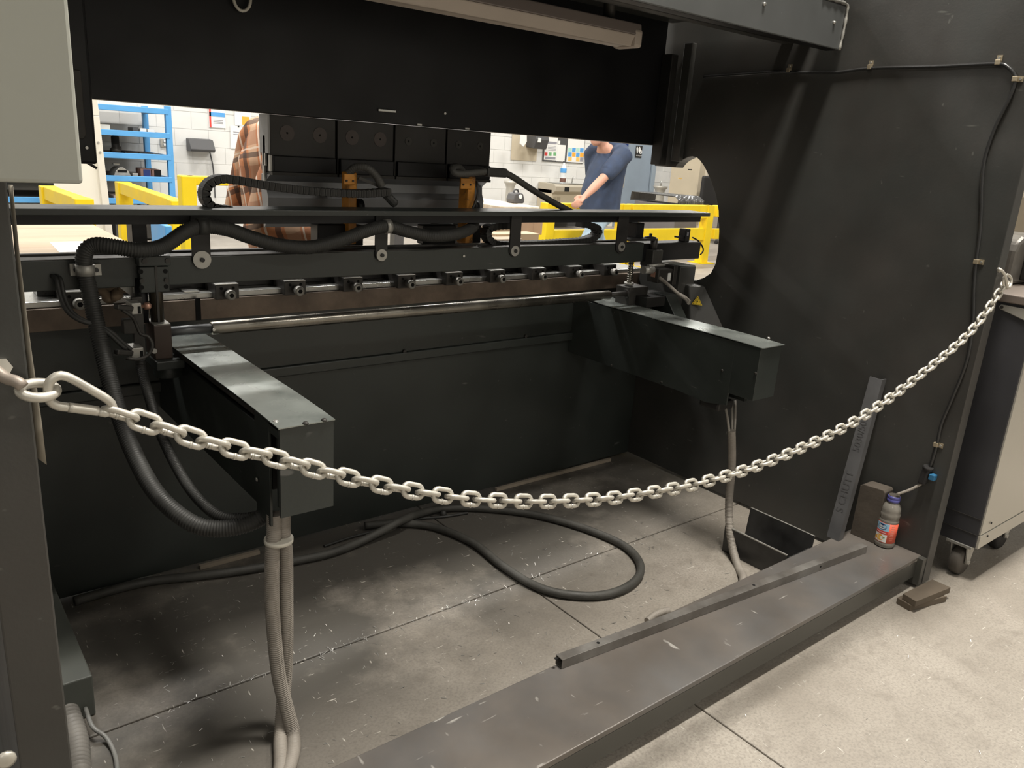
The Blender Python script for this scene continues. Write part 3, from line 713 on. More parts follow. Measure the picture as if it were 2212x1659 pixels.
hose('hose_body', HP([(303, 778, 1.935), (306, 800, 1.93), (320, 850, 1.88), (345, 930, 1.79), (385, 1015, 1.67), (430, 1080, 1.56), (480, 1117, 1.49), (540, 1118, 1.455), (580, 1105, 1.44)]), .0115, K['hose'], h2, .0050, .12)
for k, off in enumerate((0, 9)):
    o = hose('gauge_cable', HP([(112 + off, 596, 1.968), (122 + off, 604, 1.95), (130 + off, 640, 1.93), (145 + off, 672, 1.91), (172 + off, 692, 1.895), (205 + off, 702, 1.89), (232 + off, 718, 1.88), (258 + off, 742, 1.87), (275 + off, 756, 1.865)]), .0048, K['hose'])
    tag(o, 'thin black cable drooping from the beam to the limit switches, %s of the pair' % ('left' if not k else 'right'), 'cable', 'cables to the limit switches')
o = thing('drive_hose', at(757, 372, y=2.08), 'short black hose arching off the left orange finger drive', 'hose')
hose('hose_body', HP([(752, 374, 2.085), (768, 362, 2.07), (792, 363, 2.05), (812, 380, 2.04), (826, 404, 2.03)]), .0115, K['conduit'] if False else K['floorcable'], o, .006, .08)
MB().bar(at(826, 412, y=2.035), at(856, 444, y=2.02), .024, .024).build('connector', K['hose'], o, .008)
MB().bar(at(775, 384, y=2.06), at(832, 408, y=2.04), .012, .008).build('hose_stay', K['grime'], o)
o = thing('drive_hose', at(1000, 380, y=2.08), 'black hose running from the right orange drive down to the tray', 'hose')
hose('hose_body', HP([(1008, 383, 2.085), (992, 362, 2.08), (978, 363, 2.06), (984, 374, 2.045), (1010, 375, 2.04), (1045, 371, 2.04), (1080, 372, 2.04), (1104, 380, 2.04), (1150, 410, 2.04), (1195, 437, 2.035), (1246, 464, 2.03)]), .0105, K['floorcable'], o, .006, .06)
a, b2 = at(1048, 371, y=2.04), at(1092, 374, y=2.04)
MB().bar(a, b2, .030, .028).build('connector', K['hose'], o, .006)
hose('cable', HP([(1030, 392, 2.08), (1032, 420, 2.06), (1022, 448, 2.05), (1010, 462, 2.05)]), .004, K['hose'], o)
# motor cable on the right tower
o = thing('motor_cable', at(1440, 600, y=1.89), 'grey cable looping from the servo motor to the belt cover', 'cable')
hose('cable_body', HP([(1425, 600, 1.9), (1440, 612, 1.86), (1462, 632, 1.80), (1480, 645, 1.75), (1488, 655, 1.72)]), .006, K['conduit'], o)
hose('cable_core', HP([(1462, 632, 1.80), (1478, 640, 1.76), (1490, 650, 1.72)]), .004, K['conduit'], o)
# oily rag
rg = MB(); random.seed(3)
pp = [at(u, v, y=2.02) for u, v in ((208, 622), (225, 624), (245, 624), (268, 627), (275, 620), (262, 640), (248, 652), (232, 648), (216, 640))]
pts = spline([at(u, v, y=2.03 - .02 * (i % 2)) for i, (u, v) in enumerate(((205, 622), (222, 630), (238, 645), (250, 640), (256, 625), (268, 620)))], .006)
rg.sweep(pts, [.012 + .003 * math.sin(i * .9) for i in range(len(pts))], 9)
pts = spline([at(u, v, y=2.035 - .015 * (i % 2)) for i, (u, v) in enumerate(((212, 618), (235, 622), (255, 618), (275, 622)))], .006)
rg.sweep(pts, [.009 + .002 * math.sin(i * 1.3) for i in range(len(pts))], 8)
tag(rg.build('rag', K['rag']), 'crumpled brown oily rag tucked behind the hose near the left tower', 'rag')
p = at(277, 631, y=2.0)
tag(MB().prism([(p.x - .02, p.z + .014), (p.x + .01, p.z + .016), (p.x + .014, p.z + .004), (p.x + .015, p.z - .018)], 'y', 2.0, 2.004).build('metal_tag', K['alu']), 'small triangular bright tag beside the oily rag', 'tag')
# small bottle of words for the left arm: conduits
cA = thing('flexible_conduit', V(.57, 1.39, 0), 'dusty grey flexible conduit under the left gauge arm, left one of the twisted pair', 'conduit', 'conduits under the left gauge arm')
hose('conduit_body', HP([(592, 1110, 1.395), (592, 1150, 1.395), (588, 1200, 1.39), (588, 1300, 1.385), (594, 1390, 1.38), (604, 1470, 1.37), (622, 1540, 1.355), (634, 1590, 1.335)]) + [at(630, 1640, z=.016), at(600, 1720, z=.016)], .0150, K['conduit'], cA, .0045, .13, 14)
cB = thing('flexible_conduit', V(.60, 1.39, 0), 'dusty grey flexible conduit under the left gauge arm, right one of the twisted pair', 'conduit', 'conduits under the left gauge arm')
hose('conduit_body', HP([(612, 1108, 1.40), (612, 1150, 1.40), (617, 1200, 1.405), (618, 1300, 1.405), (618, 1390, 1.405), (615, 1470, 1.40), (610, 1540, 1.38)]) + [at(606, 1600, z=.018), at(606, 1660, z=.016), at(590, 1740, z=.016)], .0150, K['conduit'], cB, .0045, .13, 14)
p = at(602, 1166, y=1.395)
MB().cyl(p + V(0, 0, -.004), p + V(0, 0, .004), .029, 20).build('cable_tie', K['offwhite'], cA)
cC = thing('flexible_conduit', V(2.1, 1.42, 0), 'dusty grey flexible conduit dropping from the right gauge arm to the floor', 'conduit')
hose('conduit_body', [at(1580, 930, y=1.42), at(1581, 1000, y=1.415), at(1575, 1080, y=1.40), at(1576, 1140, y=1.37), at(1584, 1190, y=1.33), at(1596, 1228, y=1.275), at(1606, 1250, z=.016), at(1600, 1280, z=.016)], .0134, K['conduit'], cC, .0048, .13, 14)
for u0, u1 in ((1564, 1576), (1580, 1581), (1588, 1586)):
    hose('wire', [at(u0, 866, y=1.47), at((u0 + u1) / 2 + 1, 900, y=1.44), at(u1, 940, y=1.42)], .0042, mat('pale_grey_wire', (.30, .28, .25), .5), cC)
# ------------------------------------------------------------------ things around the machine
# barrier chain
CY = .86
path = spline([at(u, v, y=CY) for u, v in ((232, 886), (330, 917), (420, 947), (510, 971), (600, 991), (700, 1019), (850, 1053), (1000, 1076), (1100, 1082), (1190, 1083), (1280, 1079), (1350, 1072), (1500, 1046), (1650, 1001), (1800, 935), (1900, 875), (2000, 800), (2100, 712))] + [at(2172, 612, y=.868)], .0268)
ch = thing('barrier_chain', path[0], 'pale galvanised steel barrier chain sagging across the back of the press brake', 'chain')
def stadium(L, wd_, r, n1=7, n2=6):
    R2 = wd_ / 2 - r; hl = L / 2 - r - R2; pts = []
    for i in range(n1 + 1):
        a = -math.pi / 2 + math.pi * i / n1; pts.append((hl + R2 * math.cos(a), R2 * math.sin(a), 0))
    for i in range(n1 + 1):
        a = math.pi / 2 + math.pi * i / n1; pts.append((-hl + R2 * math.cos(a), R2 * math.sin(a), 0))
    return MB().sweep(pts, r, n2, closed=True)
lm = stadium(.0412, .0252, .0036, 8, 8).mesh('chain_link'); lm.materials.append(K['chain'])
wm = MB().cyl((-.0016, .0090, 0), (.0016, .0090, 0), .0042, 8).mesh('link_weld'); wm.materials.append(K['chain'])
for i in range(len(path) - 1):
    a, b2 = path[i], path[i + 1]; d = (b2 - a).normalized()
    o = bpy.data.objects.new('chain_link', lm)
    up = V(0, 1, 0); up = (up - d * up.dot(d)).normalized(); sd = up.cross(d)
    roll = R_(28 + 10 * math.sin(i * .23)) + (math.pi / 2 if i % 2 else 0)
    y2 = up * math.cos(roll) + sd * math.sin(roll); z2 = d.cross(y2)
    o.rotation_euler = Matrix((d, y2, z2)).transposed().to_euler()
    o.location = (a + b2) / 2 - ch.location; o.parent = ch; COL.objects.link(o)
    w2 = bpy.data.objects.new('link_weld', wm); w2.parent = o; COL.objects.link(w2)
# carabiner, end link, eye bolt on the left column
cb2 = thing('snap_hook', at(175, 850, y=CY), 'pear-shaped zinc snap hook joining the chain to the left column link', 'snap hook')
ol = [at(u, v, y=CY - .004) for u, v in ((104, 850), (106, 828), (122, 813), (145, 814), (190, 838), (232, 863), (243, 878), (238, 890))]
MB().sweep(spline(ol, .004), .0046, 10).build('hook_body', K['chain'], cb2)
MB().sweep(spline([at(u, v, y=CY - .004) for u, v in ((104, 850), (108, 866), (125, 877), (150, 880))], .004), .0046, 10).build('hook_body', K['chain'], cb2)
MB().sweep(spline([at(u, v, y=CY - .004) for u, v in ((148, 880), (180, 884), (212, 888))], .004), .0052, 10).build('gate', K['chain'], cb2)
MB().sweep(spline([at(u, v, y=CY - .004) for u, v in ((210, 888), (225, 893), (238, 890))], .004), .0042, 10).build('gate_nose', K['chain'], cb2)
lk = [at(82 + 40 * math.cos(t), 843 + 16 * math.sin(t), y=CY - .010 * math.sin(t)) for t in [2 * math.pi * i / 20 for i in range(20)]]
tag(MB().sweep(lk, .0050, 10, closed=True).build('end_link', K['chain']), 'heavy oval zinc link between the left eye bolt and snap hook', 'chain link')
eb = thing('eye_bolt', at(0, 806, y=.885), 'rusty eye bolt screwed into the left column, holding the chain', 'eye bolt')
MB().sweep(spline([V(.062, .890, 1.03), at(5, 812, y=.868), at(36, 824, y=.858), at(50, 836, y=.854)], .005), .0058, 10).build('shank', mat('dirty_zinc', (.36, .31, .27), .5, .4), eb)
MB().cyl(at(2, 795, y=.884), at(2, 795, y=.874), .010, 6).build('nut', K['chain'], eb)
# right hook
rh = thing('chain_hook', V(2.49, .88, .99), 'bent steel hook on the rear edge of the right side frame', 'hook')
MB().sweep(spline([V(2.49, .89, 1.004), at(2157, 581, y=.872), at(2167, 588, y=.862), at(2173, 602, y=.856), at(2176, 620, y=.858), at(2182, 617, y=.862), at(2184, 602, y=.866), at(2177, 594, y=.87)], .004), .0042, 10).build('hook_rod', K['chain'], rh)
MB().sweep([at(2176 + 9 * math.cos(t) , 608 + 15 * math.sin(t), y=.866 + .006 * math.cos(t)) for t in [2 * math.pi * i / 16 for i in range(16)]], .0034, 8, closed=True).build('quick_link', K['chain'], rh)

# pale curled strip beside the left column
sv = [(19, 400, 28, 400), (24, 454, 33, 454), (33, 554, 43, 554), (44, 662, 56, 662), (53, 749, 67, 749), (62, 840, 80, 840), (70, 918, 91, 918), (78, 988, 101, 1004)]
sm_ = MB()
fr_ = [at(a, b2, y=.905) for a, b2, c, d in sv]; bk = [at(c, d, y=.895) for a, b2, c, d in sv]
vs = fr_ + bk; n = len(sv)
vs = vs + [p + V(0, .0025, 0) for p in vs]
fs = []
for i in range(n - 1):
    fs += [(i, i + 1, n + i + 1, n + i), (2 * n + i, 3 * n + i, 3 * n + i + 1, 2 * n + i + 1), (i, 2 * n + i, 2 * n + i + 1, i + 1), (n + i, n + i + 1, 3 * n + i + 1, 3 * n + i)]
fs += [(0, n, 3 * n, 2 * n), (n - 1, 3 * n - 1, 4 * n - 1, 2 * n - 1)]
tag(sm_.add(vs, fs, True).build('plastic_strip', mat('yellowed_strip', (.42, .38, .31), .5, 0, .06, 6)), 'long pale curled strip hanging along the edge of the left column', 'strip')
p = at(12, 1640, y=.885)
MB().lathe([(.0105, .885), (.0105, .882), (.006, .880), (.001, .880)], (p.x, 0, p.z), 14, 'y').build('screw', K['chain'], fl)

# grey electrical cabinet
e1 = at(181, 398, y=.74)
cabz = e1.z
cab = thing('electrical_cabinet', (-.1, .8, cabz), 'light grey electrical cabinet on the left column above the chain', 'cabinet')
MB().box(-.35, e1.x, .74, .884, cabz, 2.2).build('cabinet_body', K['cabinet'], cab, .003)
MB().box(-.34, -.02, .738, .742, cabz + .12, 2.15).build('cabinet_door', K['cabinet'], cab, .001)

# light fixture under the cover
LY = 1.80
f1 = at(1362, 92, y=LY)
fz = at(1345, 103, y=LY).z
fx = thing('light_fixture', (1.1, LY, fz), 'unlit fluorescent batten with yellowed lens hanging under the rear cover', 'light fixture')
MB().prism([(LY - .045, fz + .034), (LY + .045, fz + .034), (LY + .038, fz + .066), (LY - .038, fz + .066)], 'x', .1, f1.x).build('housing', mat('dull_pink_grey', (.22, .185, .17), .5), fx, .003)
MB().prism([(LY - .044, fz + .034), (LY - .030, fz + .002), (LY - .006, fz + .006), (LY + .006, fz + .006), (LY + .030, fz + .002), (LY + .044, fz + .034)], 'x', .1, f1.x - .012).build('lens', K['lightplastic'], fx, .004)
MB().box(f1.x - .03, f1.x + .003, LY - .046, LY + .046, fz, fz + .05).build('end_cap', K['lightplastic'], fx, .008)
for x in (f1.x - .10, .45):
    MB().cyl((x, LY, fz + .066), (x, LY, 1.731), .018, 14).build('mount', K['grime'], fx)
p = at(521, -4, y=2.16)
tag(MB().sweep([(p.x + .022 * math.cos(t), 2.155, p.z + .030 * math.sin(t)) for t in [2 * math.pi * i / 20 for i in range(20)]], .004, 8, closed=True).build('pull_ring', K['offwhite']), 'white plastic ring hanging on the dark ram near the top', 'ring')

# cord on the right frame
crd = thing('power_cord', V(FX - .01, .94, .4), 'black power cord clipped along the right side frame', 'cord')
pc1 = [(1520, 166), (1600, 161), (1660, 157), (1705, 156), (1800, 157), (1880, 148), (2040, 143), (2150, 138), (2178, 146), (2193, 168), (2184, 205), (2150, 275), (2128, 340), (2121, 400), (2120, 450), (2116, 510), (2109, 562), (2104, 620), (2101, 700), (2088, 780), (2055, 865), (2034, 915), (2024, 960), (2014, 995), (2005, 1016)]
hose('cord_body', [at(u, v, x=FX - .006) for u, v in pc1], .0048, mat('glossy_black_cord', (.03, .03, .03), .25), crd)
ad = at(2003, 1028, x=FX - .012)
MB().bar(ad + V(0, .004, .025), ad + V(0, .01, -.03), .024, .024).build('plug', K['rubber'], crd, .006)
MB().cyl(ad + V(0, .004, .02), ad + V(0, .002, .03), .015, 12).build('plug_collar', K['rubber'], crd)
pt = at(2015, 1030, x=FX - .012)
MB().box(FX - .022, FX - .002, pt.y - .009, pt.y + .009, pt.z - .010, pt.z + .008).build('blue_tape', K['tapeblue'], crd, .002)
hose('cord_tail', [ad + V(0, .01, -.03), at(1985, 1048, x=FX - .015), at(1965, 1058, x=FX - .03), at(1937, 1068, x=2.415)], .0042, K['conduit'], crd)
for u, v, dy, dz in ((1705, 152, 0, .012), (1880, 145, 0, .012), (2157, 135, 0, .012), (2194, 171, -.012, 0), (2110, 565, -.012, 0), (2023, 960, -.012, 0)):
    p = at(u, v, x=FX - .003)
    c = MB().box(FX - .012, FX, p.y - .007, p.y + .007, p.z - .007, p.z + .007).build('cord_clip', mat('brass_clip', (.45, .38, .27), .4, .6), crd, .002)
    MB().box(FX - .003, FX, p.y + dy - .007, p.y + dy + .007, p.z + dz - .007, p.z + dz + .007).build('clip_tab', mat('brass_clip', (.45, .38, .27), .4, .6), c)
    MB().cyl((FX - .003, p.y + dy, p.z + dz), (FX - .006, p.y + dy, p.z + dz), .0035, 8).build('clip_screw', K['bolt'], c)

BT = .105
# angle iron
Ab, Bb = at(1789, 1157, z=BT), at(1811, 1170, z=BT)
dv = V(.118, .022, .522); fw = Ab.y - Bb.y
prof = [(0, 0), (0, fw), (.004, fw), (.004, .004), (.026, .004), (.026, 0)]
vs = [V(Bb.x + x, Bb.y + y, BT + .0005) for x, y in prof]; vs += [v + dv for v in vs]
k = 6
ai = thing('angle_iron', (Bb.x, Bb.y, BT), 'grey steel angle iron with marker writing leaning on the right side frame', 'angle iron')
MB().add(vs, [tuple(range(k)), tuple(range(2 * k - 1, k - 1, -1))] + [(i, (i + 1) % k, (i + 1) % k + k, i + k) for i in range(k)]).build('angle_body', mat('grey_mill_steel', (.155, .155, .16), .42, .4, .15, 9), ai)
du = dv.normalized(); lu = V(0, 1, 0); lu = (lu - du * lu.dot(du)).normalized(); nz = du.cross(lu)
def on_angle(s, t):
    return V(Bb.x, Bb.y + fw * t, BT) + dv * s + nz * .0008
for txt, s, sz in (('S CHUTT', .30, .034), ('5030/503', .66, .031)):
    mtx = Matrix.Translation(on_angle(s, .5)) @ Matrix((du, lu, nz)).transposed().to_4x4()
    text_mesh(txt, sz, K['charprint'], 'marker_writing', mtx, ai, .0002)
# wood block
wb = MB().prism([(1.030, BT), (1.112, BT), (1.112, .278), (1.10, .286), (1.036, .290), (1.030, .283)], 'x', 2.404, 2.460).build('wood_block', mat('grey_dirty_wood', (.095, .078, .062), .8, 0, .2, 10, .2, 60), None, .002)
tag(wb, 'dusty brown wooden block standing upright behind the juice bottle', 'wood block')
# juice bottle
bp_ = at(1914, 1174, z=BT); BX, BY = min(bp_.x, 2.425), bp_.y
BS = .86
bt = thing('juice_bottle', (BX, BY, BT), 'clear plastic juice bottle with coral label and purple cap on the beam end', 'bottle')
MB().lathe([(.028, .001), (.034, .004), (.0355, .012), (.0355, .018), (.0345, .022), (.0345, .100), (.0355, .104), (.0340, .110), (.0320, .114), (.0345, .120), (.0350, .134), (.0325, .140), (.0335, .145), (.0310, .158), (.0240, .170), (.0185, .176), (.0185, .182)], (BX, BY, BT), 32).build('bottle_body', mat('murky_clear_plastic', (.22, .205, .18), .12, 0, .1, 12, spec=.6), bt)
MB().lathe([(.0215, .180), (.0222, .182), (.0222, .190), (.0212, .191), (.0222, .192), (.0222, .200), (.0205, .203)], (BX, BY, BT), 28).build('cap', K['capblue'], bt)
MB().lathe([(.0190, .2030), (.0205, .2032), (.0190, .2045)], (BX, BY, BT), 24).build('cap_dust', K['castwheel'], bt)
ph = math.atan2(-BY, -BX)
def patch(a0, a1, z0, z1, r, name, m, n=14, shape=None):
    mb = MB(); vs = []; fs = []
    if shape:   # ellipse
        cx_, cz_, ra, rz_ = shape; k = 24
        ring = [(cx_ + ra * math.cos(2 * math.pi * i / k), cz_ + rz_ * math.sin(2 * math.pi * i / k)) for i in range(k)]
        P = [(cx_, cz_)] + ring
        for a, z in P: vs.append(V(BX + r * math.cos(ph + a), BY + r * math.sin(ph + a), BT + z))
        fs = [(0, 1 + i, 1 + (i + 1) % k) for i in range(k)]
    else:
        for i in range(n + 1):
            a = ph + a0 + (a1 - a0) * i / n
            for z in (z0, z1): vs.append(V(BX + r * math.cos(a), BY + r * math.sin(a), BT + z))
        fs = [(2 * i, 2 * i + 2, 2 * i + 3, 2 * i + 1) for i in range(n)]
    return mb.add(vs, fs, True).build(name, m, lab)
lab = MB().lathe([(.0346, .0225), (.0350, .0225), (.0350, .0995), (.0346, .0995)], (BX, BY, BT), 40).build('label', K['coral'], bt)
patch(-1.30, .22, .069, .0985, .0352, 'label_sky', K['paleblue'])
patch(-1.30, .22, .057, .068, .0352, 'label_band', K['red'])
patch(-1.30, .15, .025, .055, .0352, 'label_fruit_ground', K['white'])
patch(0, 0, 0, 0, .0354, 'label_logo', K['navyprint'], shape=(-.52, .084, .50, .0115))
patch(0, 0, 0, 0, .0355, 'label_logo_wave', K['white'], shape=(-.56, .0815, .36, .0070))
patch(0, 0, 0, 0, .0354, 'label_orange', K['orangeprint'], shape=(-.55, .041, .36, .0125))
patch(0, 0, 0, 0, .0355, 'label_orange_slice', K['tan'], shape=(-.62, .040, .18, .0075))
patch(0, 0, 0, 0, .0354, 'label_fruit', K['orangeprint'], shape=(-1.02, .036, .16, .0085))
patch(0, 0, 0, 0, .0354, 'label_leaf', K['green'], shape=(-.12, .043, .10, .003))
def bend_at(a0, z0, r):
    def f(co):
        a = ph + a0 + co.x / r
        return V(BX + (r + co.z) * math.cos(a) - BX, BY + (r + co.z) * math.sin(a) - BY, z0 + co.y)
    return f
for txt, a, z, sz, m in (('Ocean Spray', -.54, .0815, .0062, 'navyprint'), ('Ruby Orange', -.52, .0625, .0072, 'white')):
    o = text_mesh(txt, sz, K[m], 'label_text', Matrix.Translation((BX, BY, BT)), None, .00005, bend_at(a, z, .0357)); put(o, lab)
for i, z in enumerate((.09, .082, .074, .066, .058, .05, .042, .034)):
    patch(.42, .80, z, z + .0022, .0352, 'label_line', mat('pale_coral', (.85, .35, .28), .5), 4)

bt.scale = (BS, BS, BS)
# square tube on the beam
ta, tb = at(1213, 1446, z=BT), at(1872, 1190, z=BT + .008)
d = V(tb.x - ta.x, tb.y - ta.y, 0); Lt = d.length; d.normalize(); sd = V(-d.y, d.x, 0)
tu = thing('square_tube', (ta + tb) / 2 * 1.0, 'long hollow square steel tube lying along the cross beam', 'tube')
tu.location.z = BT
S = .0245; c0 = V(ta.x, ta.y, BT + .0005) + sd * (S / 2)
tm = mat('scaly_tube_steel', (.19, .175, .16), .36, .4, .15, 12, .05, 120, (.30, .29, .275), .6, .12, 5)
def tubewall(o0, o1, z0, z1, name):
    a = c0 + sd * ((o0 + o1) / 2) + V(0, 0, (z0 + z1) / 2)
    return MB().bar(a, a + d * Lt, abs(o1 - o0), z1 - z0).build(name, tm, tu, .0006)
tubewall(-S / 2, S / 2, 0, .002, 'tube_wall'); tw = tubewall(-S / 2, S / 2, S - .002, S, 'tube_wall')
tubewall(-S / 2, -S / 2 + .002, .002, S - .002, 'tube_wall'); tubewall(S / 2 - .002, S / 2, .002, S - .002, 'tube_wall')
for u, v in ((1220, 1440), (1309, 1403), (1636, 1269), (1783, 1222)):
    p = at(u, v, z=BT + S)
    if u == 1783:
        t_ = (p - c0).dot(d); a = c0 + d * t_ + V(0, 0, S * .55) - sd * (S / 2)
        MB().cyl(a + sd * .0004, a - sd * .0006, .0035, 12).build('drilled_hole', K['hole'], tw)
    else:
        t_ = (p - c0).dot(d); a = c0 + d * t_ + V(0, 0, S)
        MB().cyl(a - V(0, 0, .0004), a + V(0, 0, .0005), .0042, 12).build('drilled_hole', K['hole'], tw)

# channel offcut on the floor behind the beam
td = mat('black_scale_steel', (.055, .054, .053), .42, .4, .35, 16, .1, 60)
tg = thing('steel_trough', (2.15, 1.25, 0), 'short open steel trough lying on the floor behind the cross beam', 'trough')
MB().prism([(2.105, .002), (2.108, .0), (2.106, .092), (2.100, .094)], 'y', 1.15, 1.385).build('trough_side', td, tg)
MB().prism([(2.215, .002), (2.219, .0), (2.232, .128), (2.226, .130)], 'y', 1.14, 1.38).build('trough_side', td, tg)
MB().box(2.105, 2.217, 1.145, 1.385, .0005, .005).build('trough_bottom', td, tg)
MB().box(2.105, 2.22, 1.142, 1.147, .0, .088).build('trough_end', td, tg)
for x, z, a, b2 in ((2.103, .093, 1.15, 1.385), (2.229, .129, 1.14, 1.38)):
    MB().box(x - .003, x + .003, a, b2, z - .001, z + .002).build('ground_edge', K['alu'], tg)
# wooden wedges under the frame
def slab_px(px, z0, z1, name, m, label, cat, grp):
    poly = [(p.x, p.y) for p in (at(u, v, z=z1) for u, v in px)]
    return tag(MB().prism(poly, 'z', z0, z1).build(name, m, None, .001), label, cat, grp)
slab_px([(1938, 1291), (1985, 1268), (2046, 1288), (1968, 1308)], .0005, .020, 'wood_shim', K['wood'], 'lower dark wooden shim on the floor by the right frame corner', 'wood shim', 'wooden shims at the frame corner')
slab_px([(1951, 1282), (2014, 1251), (2054, 1269), (1979, 1299)], .0205, .040, 'wood_shim', K['wood'], 'upper dark wooden shim stacked at the right frame corner', 'wood shim', 'wooden shims at the frame corner')

# floor cable loop
fl_pts = [(788, 1136, .016), (830, 1131, .016), (870, 1130, .015), (940, 1139, .0135), (1020, 1172, .0135), (1085, 1222, .0135), (1145, 1260, .0135), (1205, 1281, .0135), (1285, 1287, .0135), (1345, 1273, .0135), (1380, 1244, .0135), (1379, 1210, .0135), (1340, 1174, .0135), (1250, 1137, .0135), (1150, 1111, .0135), (1050, 1099, .0135), (965, 1098, .0145), (910, 1108, .026), (865, 1126, .042), (825, 1147, .030), (770, 1174, .015), (710, 1196, .0135), (640, 1211, .0135), (560, 1226, .0135), (480, 1238, .0135), (400, 1247, .0135), (335, 1254, .0135), (280, 1265, .0135), (220, 1281, .0135), (160, 1299, .0135)]
o = thing('floor_cable', at(1100, 1200, z=0), 'thick dusty black cable looped on the floor in front of the bed plate', 'cable')
hose('cable_body', [at(u, v, z=z) for u, v, z in fl_pts], .0130, K['floorcable'], o, 0)
p = at(958, 1104, z=.02); MB().lathe([(.001, 0), (.010, .004), (.012, .012), (.008, .020), (.001, .022)], (p.x, p.y, .0), 12).build('cable_knob', K['hose'], o)
o = tag(hose('thin_cable', [at(u, v, z=.005) for u, v in ((700, 1180), (760, 1160), (830, 1142), (900, 1122), (960, 1116), (1010, 1108))], .0045, K['hose']), 'thin black wire lying beside the looped floor cable', 'wire')
# pale strips painting light reflected off the bed plate's lower flange edge
for u0, v0_, u1, v1_, nm in ((432, 1226, 560, 1192, 'short'), (1070, 1057, 1314, 991, 'long')):
    a, b2 = at(u0, v0_, z=.006), at(u1, v1_, z=.006)
    tag(MB().bar(V(a.x, 2.150, .0065), V(b2.x, 2.150, .0065), .012, .012).build('lit_edge_strip', mat('pale_lit_edge', (.34, .29, .23), .7, 0, .1, 10)), '%s pale strip painting the lit flange edge at the foot of the bed plate' % nm, 'strip')
# hose and thin cable by the left pad
hs = tag(hose('ribbed_hose', [V(.20, 1.66, .03), at(166, 1600, z=.024), at(170, 1659, z=.024), at(175, 1760, z=.024)], .0225, mat('grey_ribbed_hose', (.17, .16, .145), .5, 0, .2, 20), None, .012, .16, 14), 'grey ribbed hose coming out below the left floor block', 'hose')
tag(hose('loose_wire', [V(.232, 1.65, .03), at(200, 1570, z=.03), at(228, 1592, z=.012), at(246, 1625, z=.005), at(253, 1665, z=.005), at(250, 1740, z=.005)], .0045, mat('grey_wire', (.22, .22, .21), .4)), 'thin grey wire curving over the floor beside the ribbed hose', 'wire')
p = at(1425, 1322, z=.02)
tag(hose('corrugated_offcut', [at(1398, 1342, z=.010), at(1412, 1330, z=.014), at(1430, 1322, z=.016), at(1445, 1319, z=.012)], .010, K['conduit'], None, .006, .12), 'grey corrugated conduit end showing behind the square tube', 'conduit')

# metal shavings
sh = MB(); random.seed(11)
def chip(x, y, s):
    a = random.uniform(0, math.pi); l = random.uniform(.003, .009) * s; w = random.uniform(.0005, .0011) * s
    c, s_ = math.cos(a), math.sin(a); h = random.uniform(.0005, .003)
    sh.add([(x - c * l - s_ * w, y - s_ * l + c * w, .0005), (x - c * l + s_ * w, y - s_ * l - c * w, .0005), (x + c * l + s_ * w, y + s_ * l - c * w, h), (x + c * l - s_ * w, y + s_ * l + c * w, h)], [(0, 1, 2, 3)])
for i in range(560):
    x = random.uniform(.35, 2.3); y = random.uniform(1.16, 2.10)
    if random.random() < .35: y = 1.59 + random.gauss(0, .012)
    chip(x, y, random.choice((.5, .7, 1, 1)))
for i in range(110): chip(random.uniform(.9, 3.6), random.uniform(.2, .86), .5)
tag(sh.build('metal_shavings', K['bolt']), 'bright metal shavings scattered over the concrete floor', 'shavings', None, 'stuff')

# ------------------------------------------------------------------ cart at the right
ct = thing('tool_cart', (3.05, 1.1, 0), 'black and stainless rolling tool cart beyond the right side frame', 'cart')
cx0, cy0 = 2.633, .811
cb_ = MB().box(cx0, 3.5, cy0 + .006, 1.36, .122, .905).build('cart_body', K['cartside'], ct, .002)
MB().box(cx0 + .002, 3.5, cy0, cy0 + .006, .17, .905).build('cart_front', K['stain'], ct, .001)
MB().box(cx0 + .001, 3.5, cy0 - .002, cy0 + .006, .122, .168).build('cart_skirt', K['stain'], ct, .001)
MB().box(cx0 - .002, cx0, cy0 + .01, 1.36, .166, .168).build('seam', K['grime'], cb_)
MB().box(cx0 - .002, cx0, cy0 + .01, 1.0, .22, .222).build('seam', K['grime'], cb_)
MB().box(cx0 - .01, 3.51, cy0 - .012, 1.37, .905, .930).build('cart_top', mat('brown_cart_top', (.16, .13, .11), .5), ct, .003)
for u, v in ((2141, 1130), (2133, 1158)):
    p = at(u, v, y=cy0 - .002); MB().cyl((p.x, cy0 - .002, p.z), (p.x, cy0 - .004, p.z), .004, 8).build('rivet', K['hole'], cb_)
hp = MB().prism([(.918, .889), (.912, .882), (.82, .856), (.82, .896), (.912, .897)], 'x', cx0 - .006, cx0).build('handle_bracket', K['stain'], ct, .002)
MB().cyl((cx0 - .006, .908, .889), (cx0 - .009, .908, .889), .005, 10).build('rivet', K['grime'], hp)
for (wx, wy, r, m) in ((2.675, .865, .050, 'castwheel'), (3.0, .87, .055, 'rubber'), (2.70, 1.28, .045, 'castwheel'), (3.4, 1.28, .05, 'rubber')):
    c = MB().box(wx - .045, wx + .045, wy - .04, wy + .04, .112, .122).build('caster_plate', K['alu'], ct, .002)
    MB().prism([(wx - .035, .112), (wx + .03, .112), (wx + .012, r * .9), (wx - .012, r * .9)], 'y', wy - .026, wy - .022).build('caster_fork', K['alu'], c)
    MB().prism([(wx - .035, .112), (wx + .03, .112), (wx + .012, r * .9), (wx - .012, r * .9)], 'y', wy + .022, wy + .026).build('caster_fork', K['alu'], c)
    MB().lathe([(.012, -.018), (r - .006, -.018), (r, -.010), (r, .010), (r - .006, .018), (.012, .018)], (wx, wy, r), 26, 'y').build('caster_wheel', K[m], c)
    MB().cyl((wx, wy - .03, r), (wx, wy + .03, r), .008, 10).build('axle', K['alu'], c)
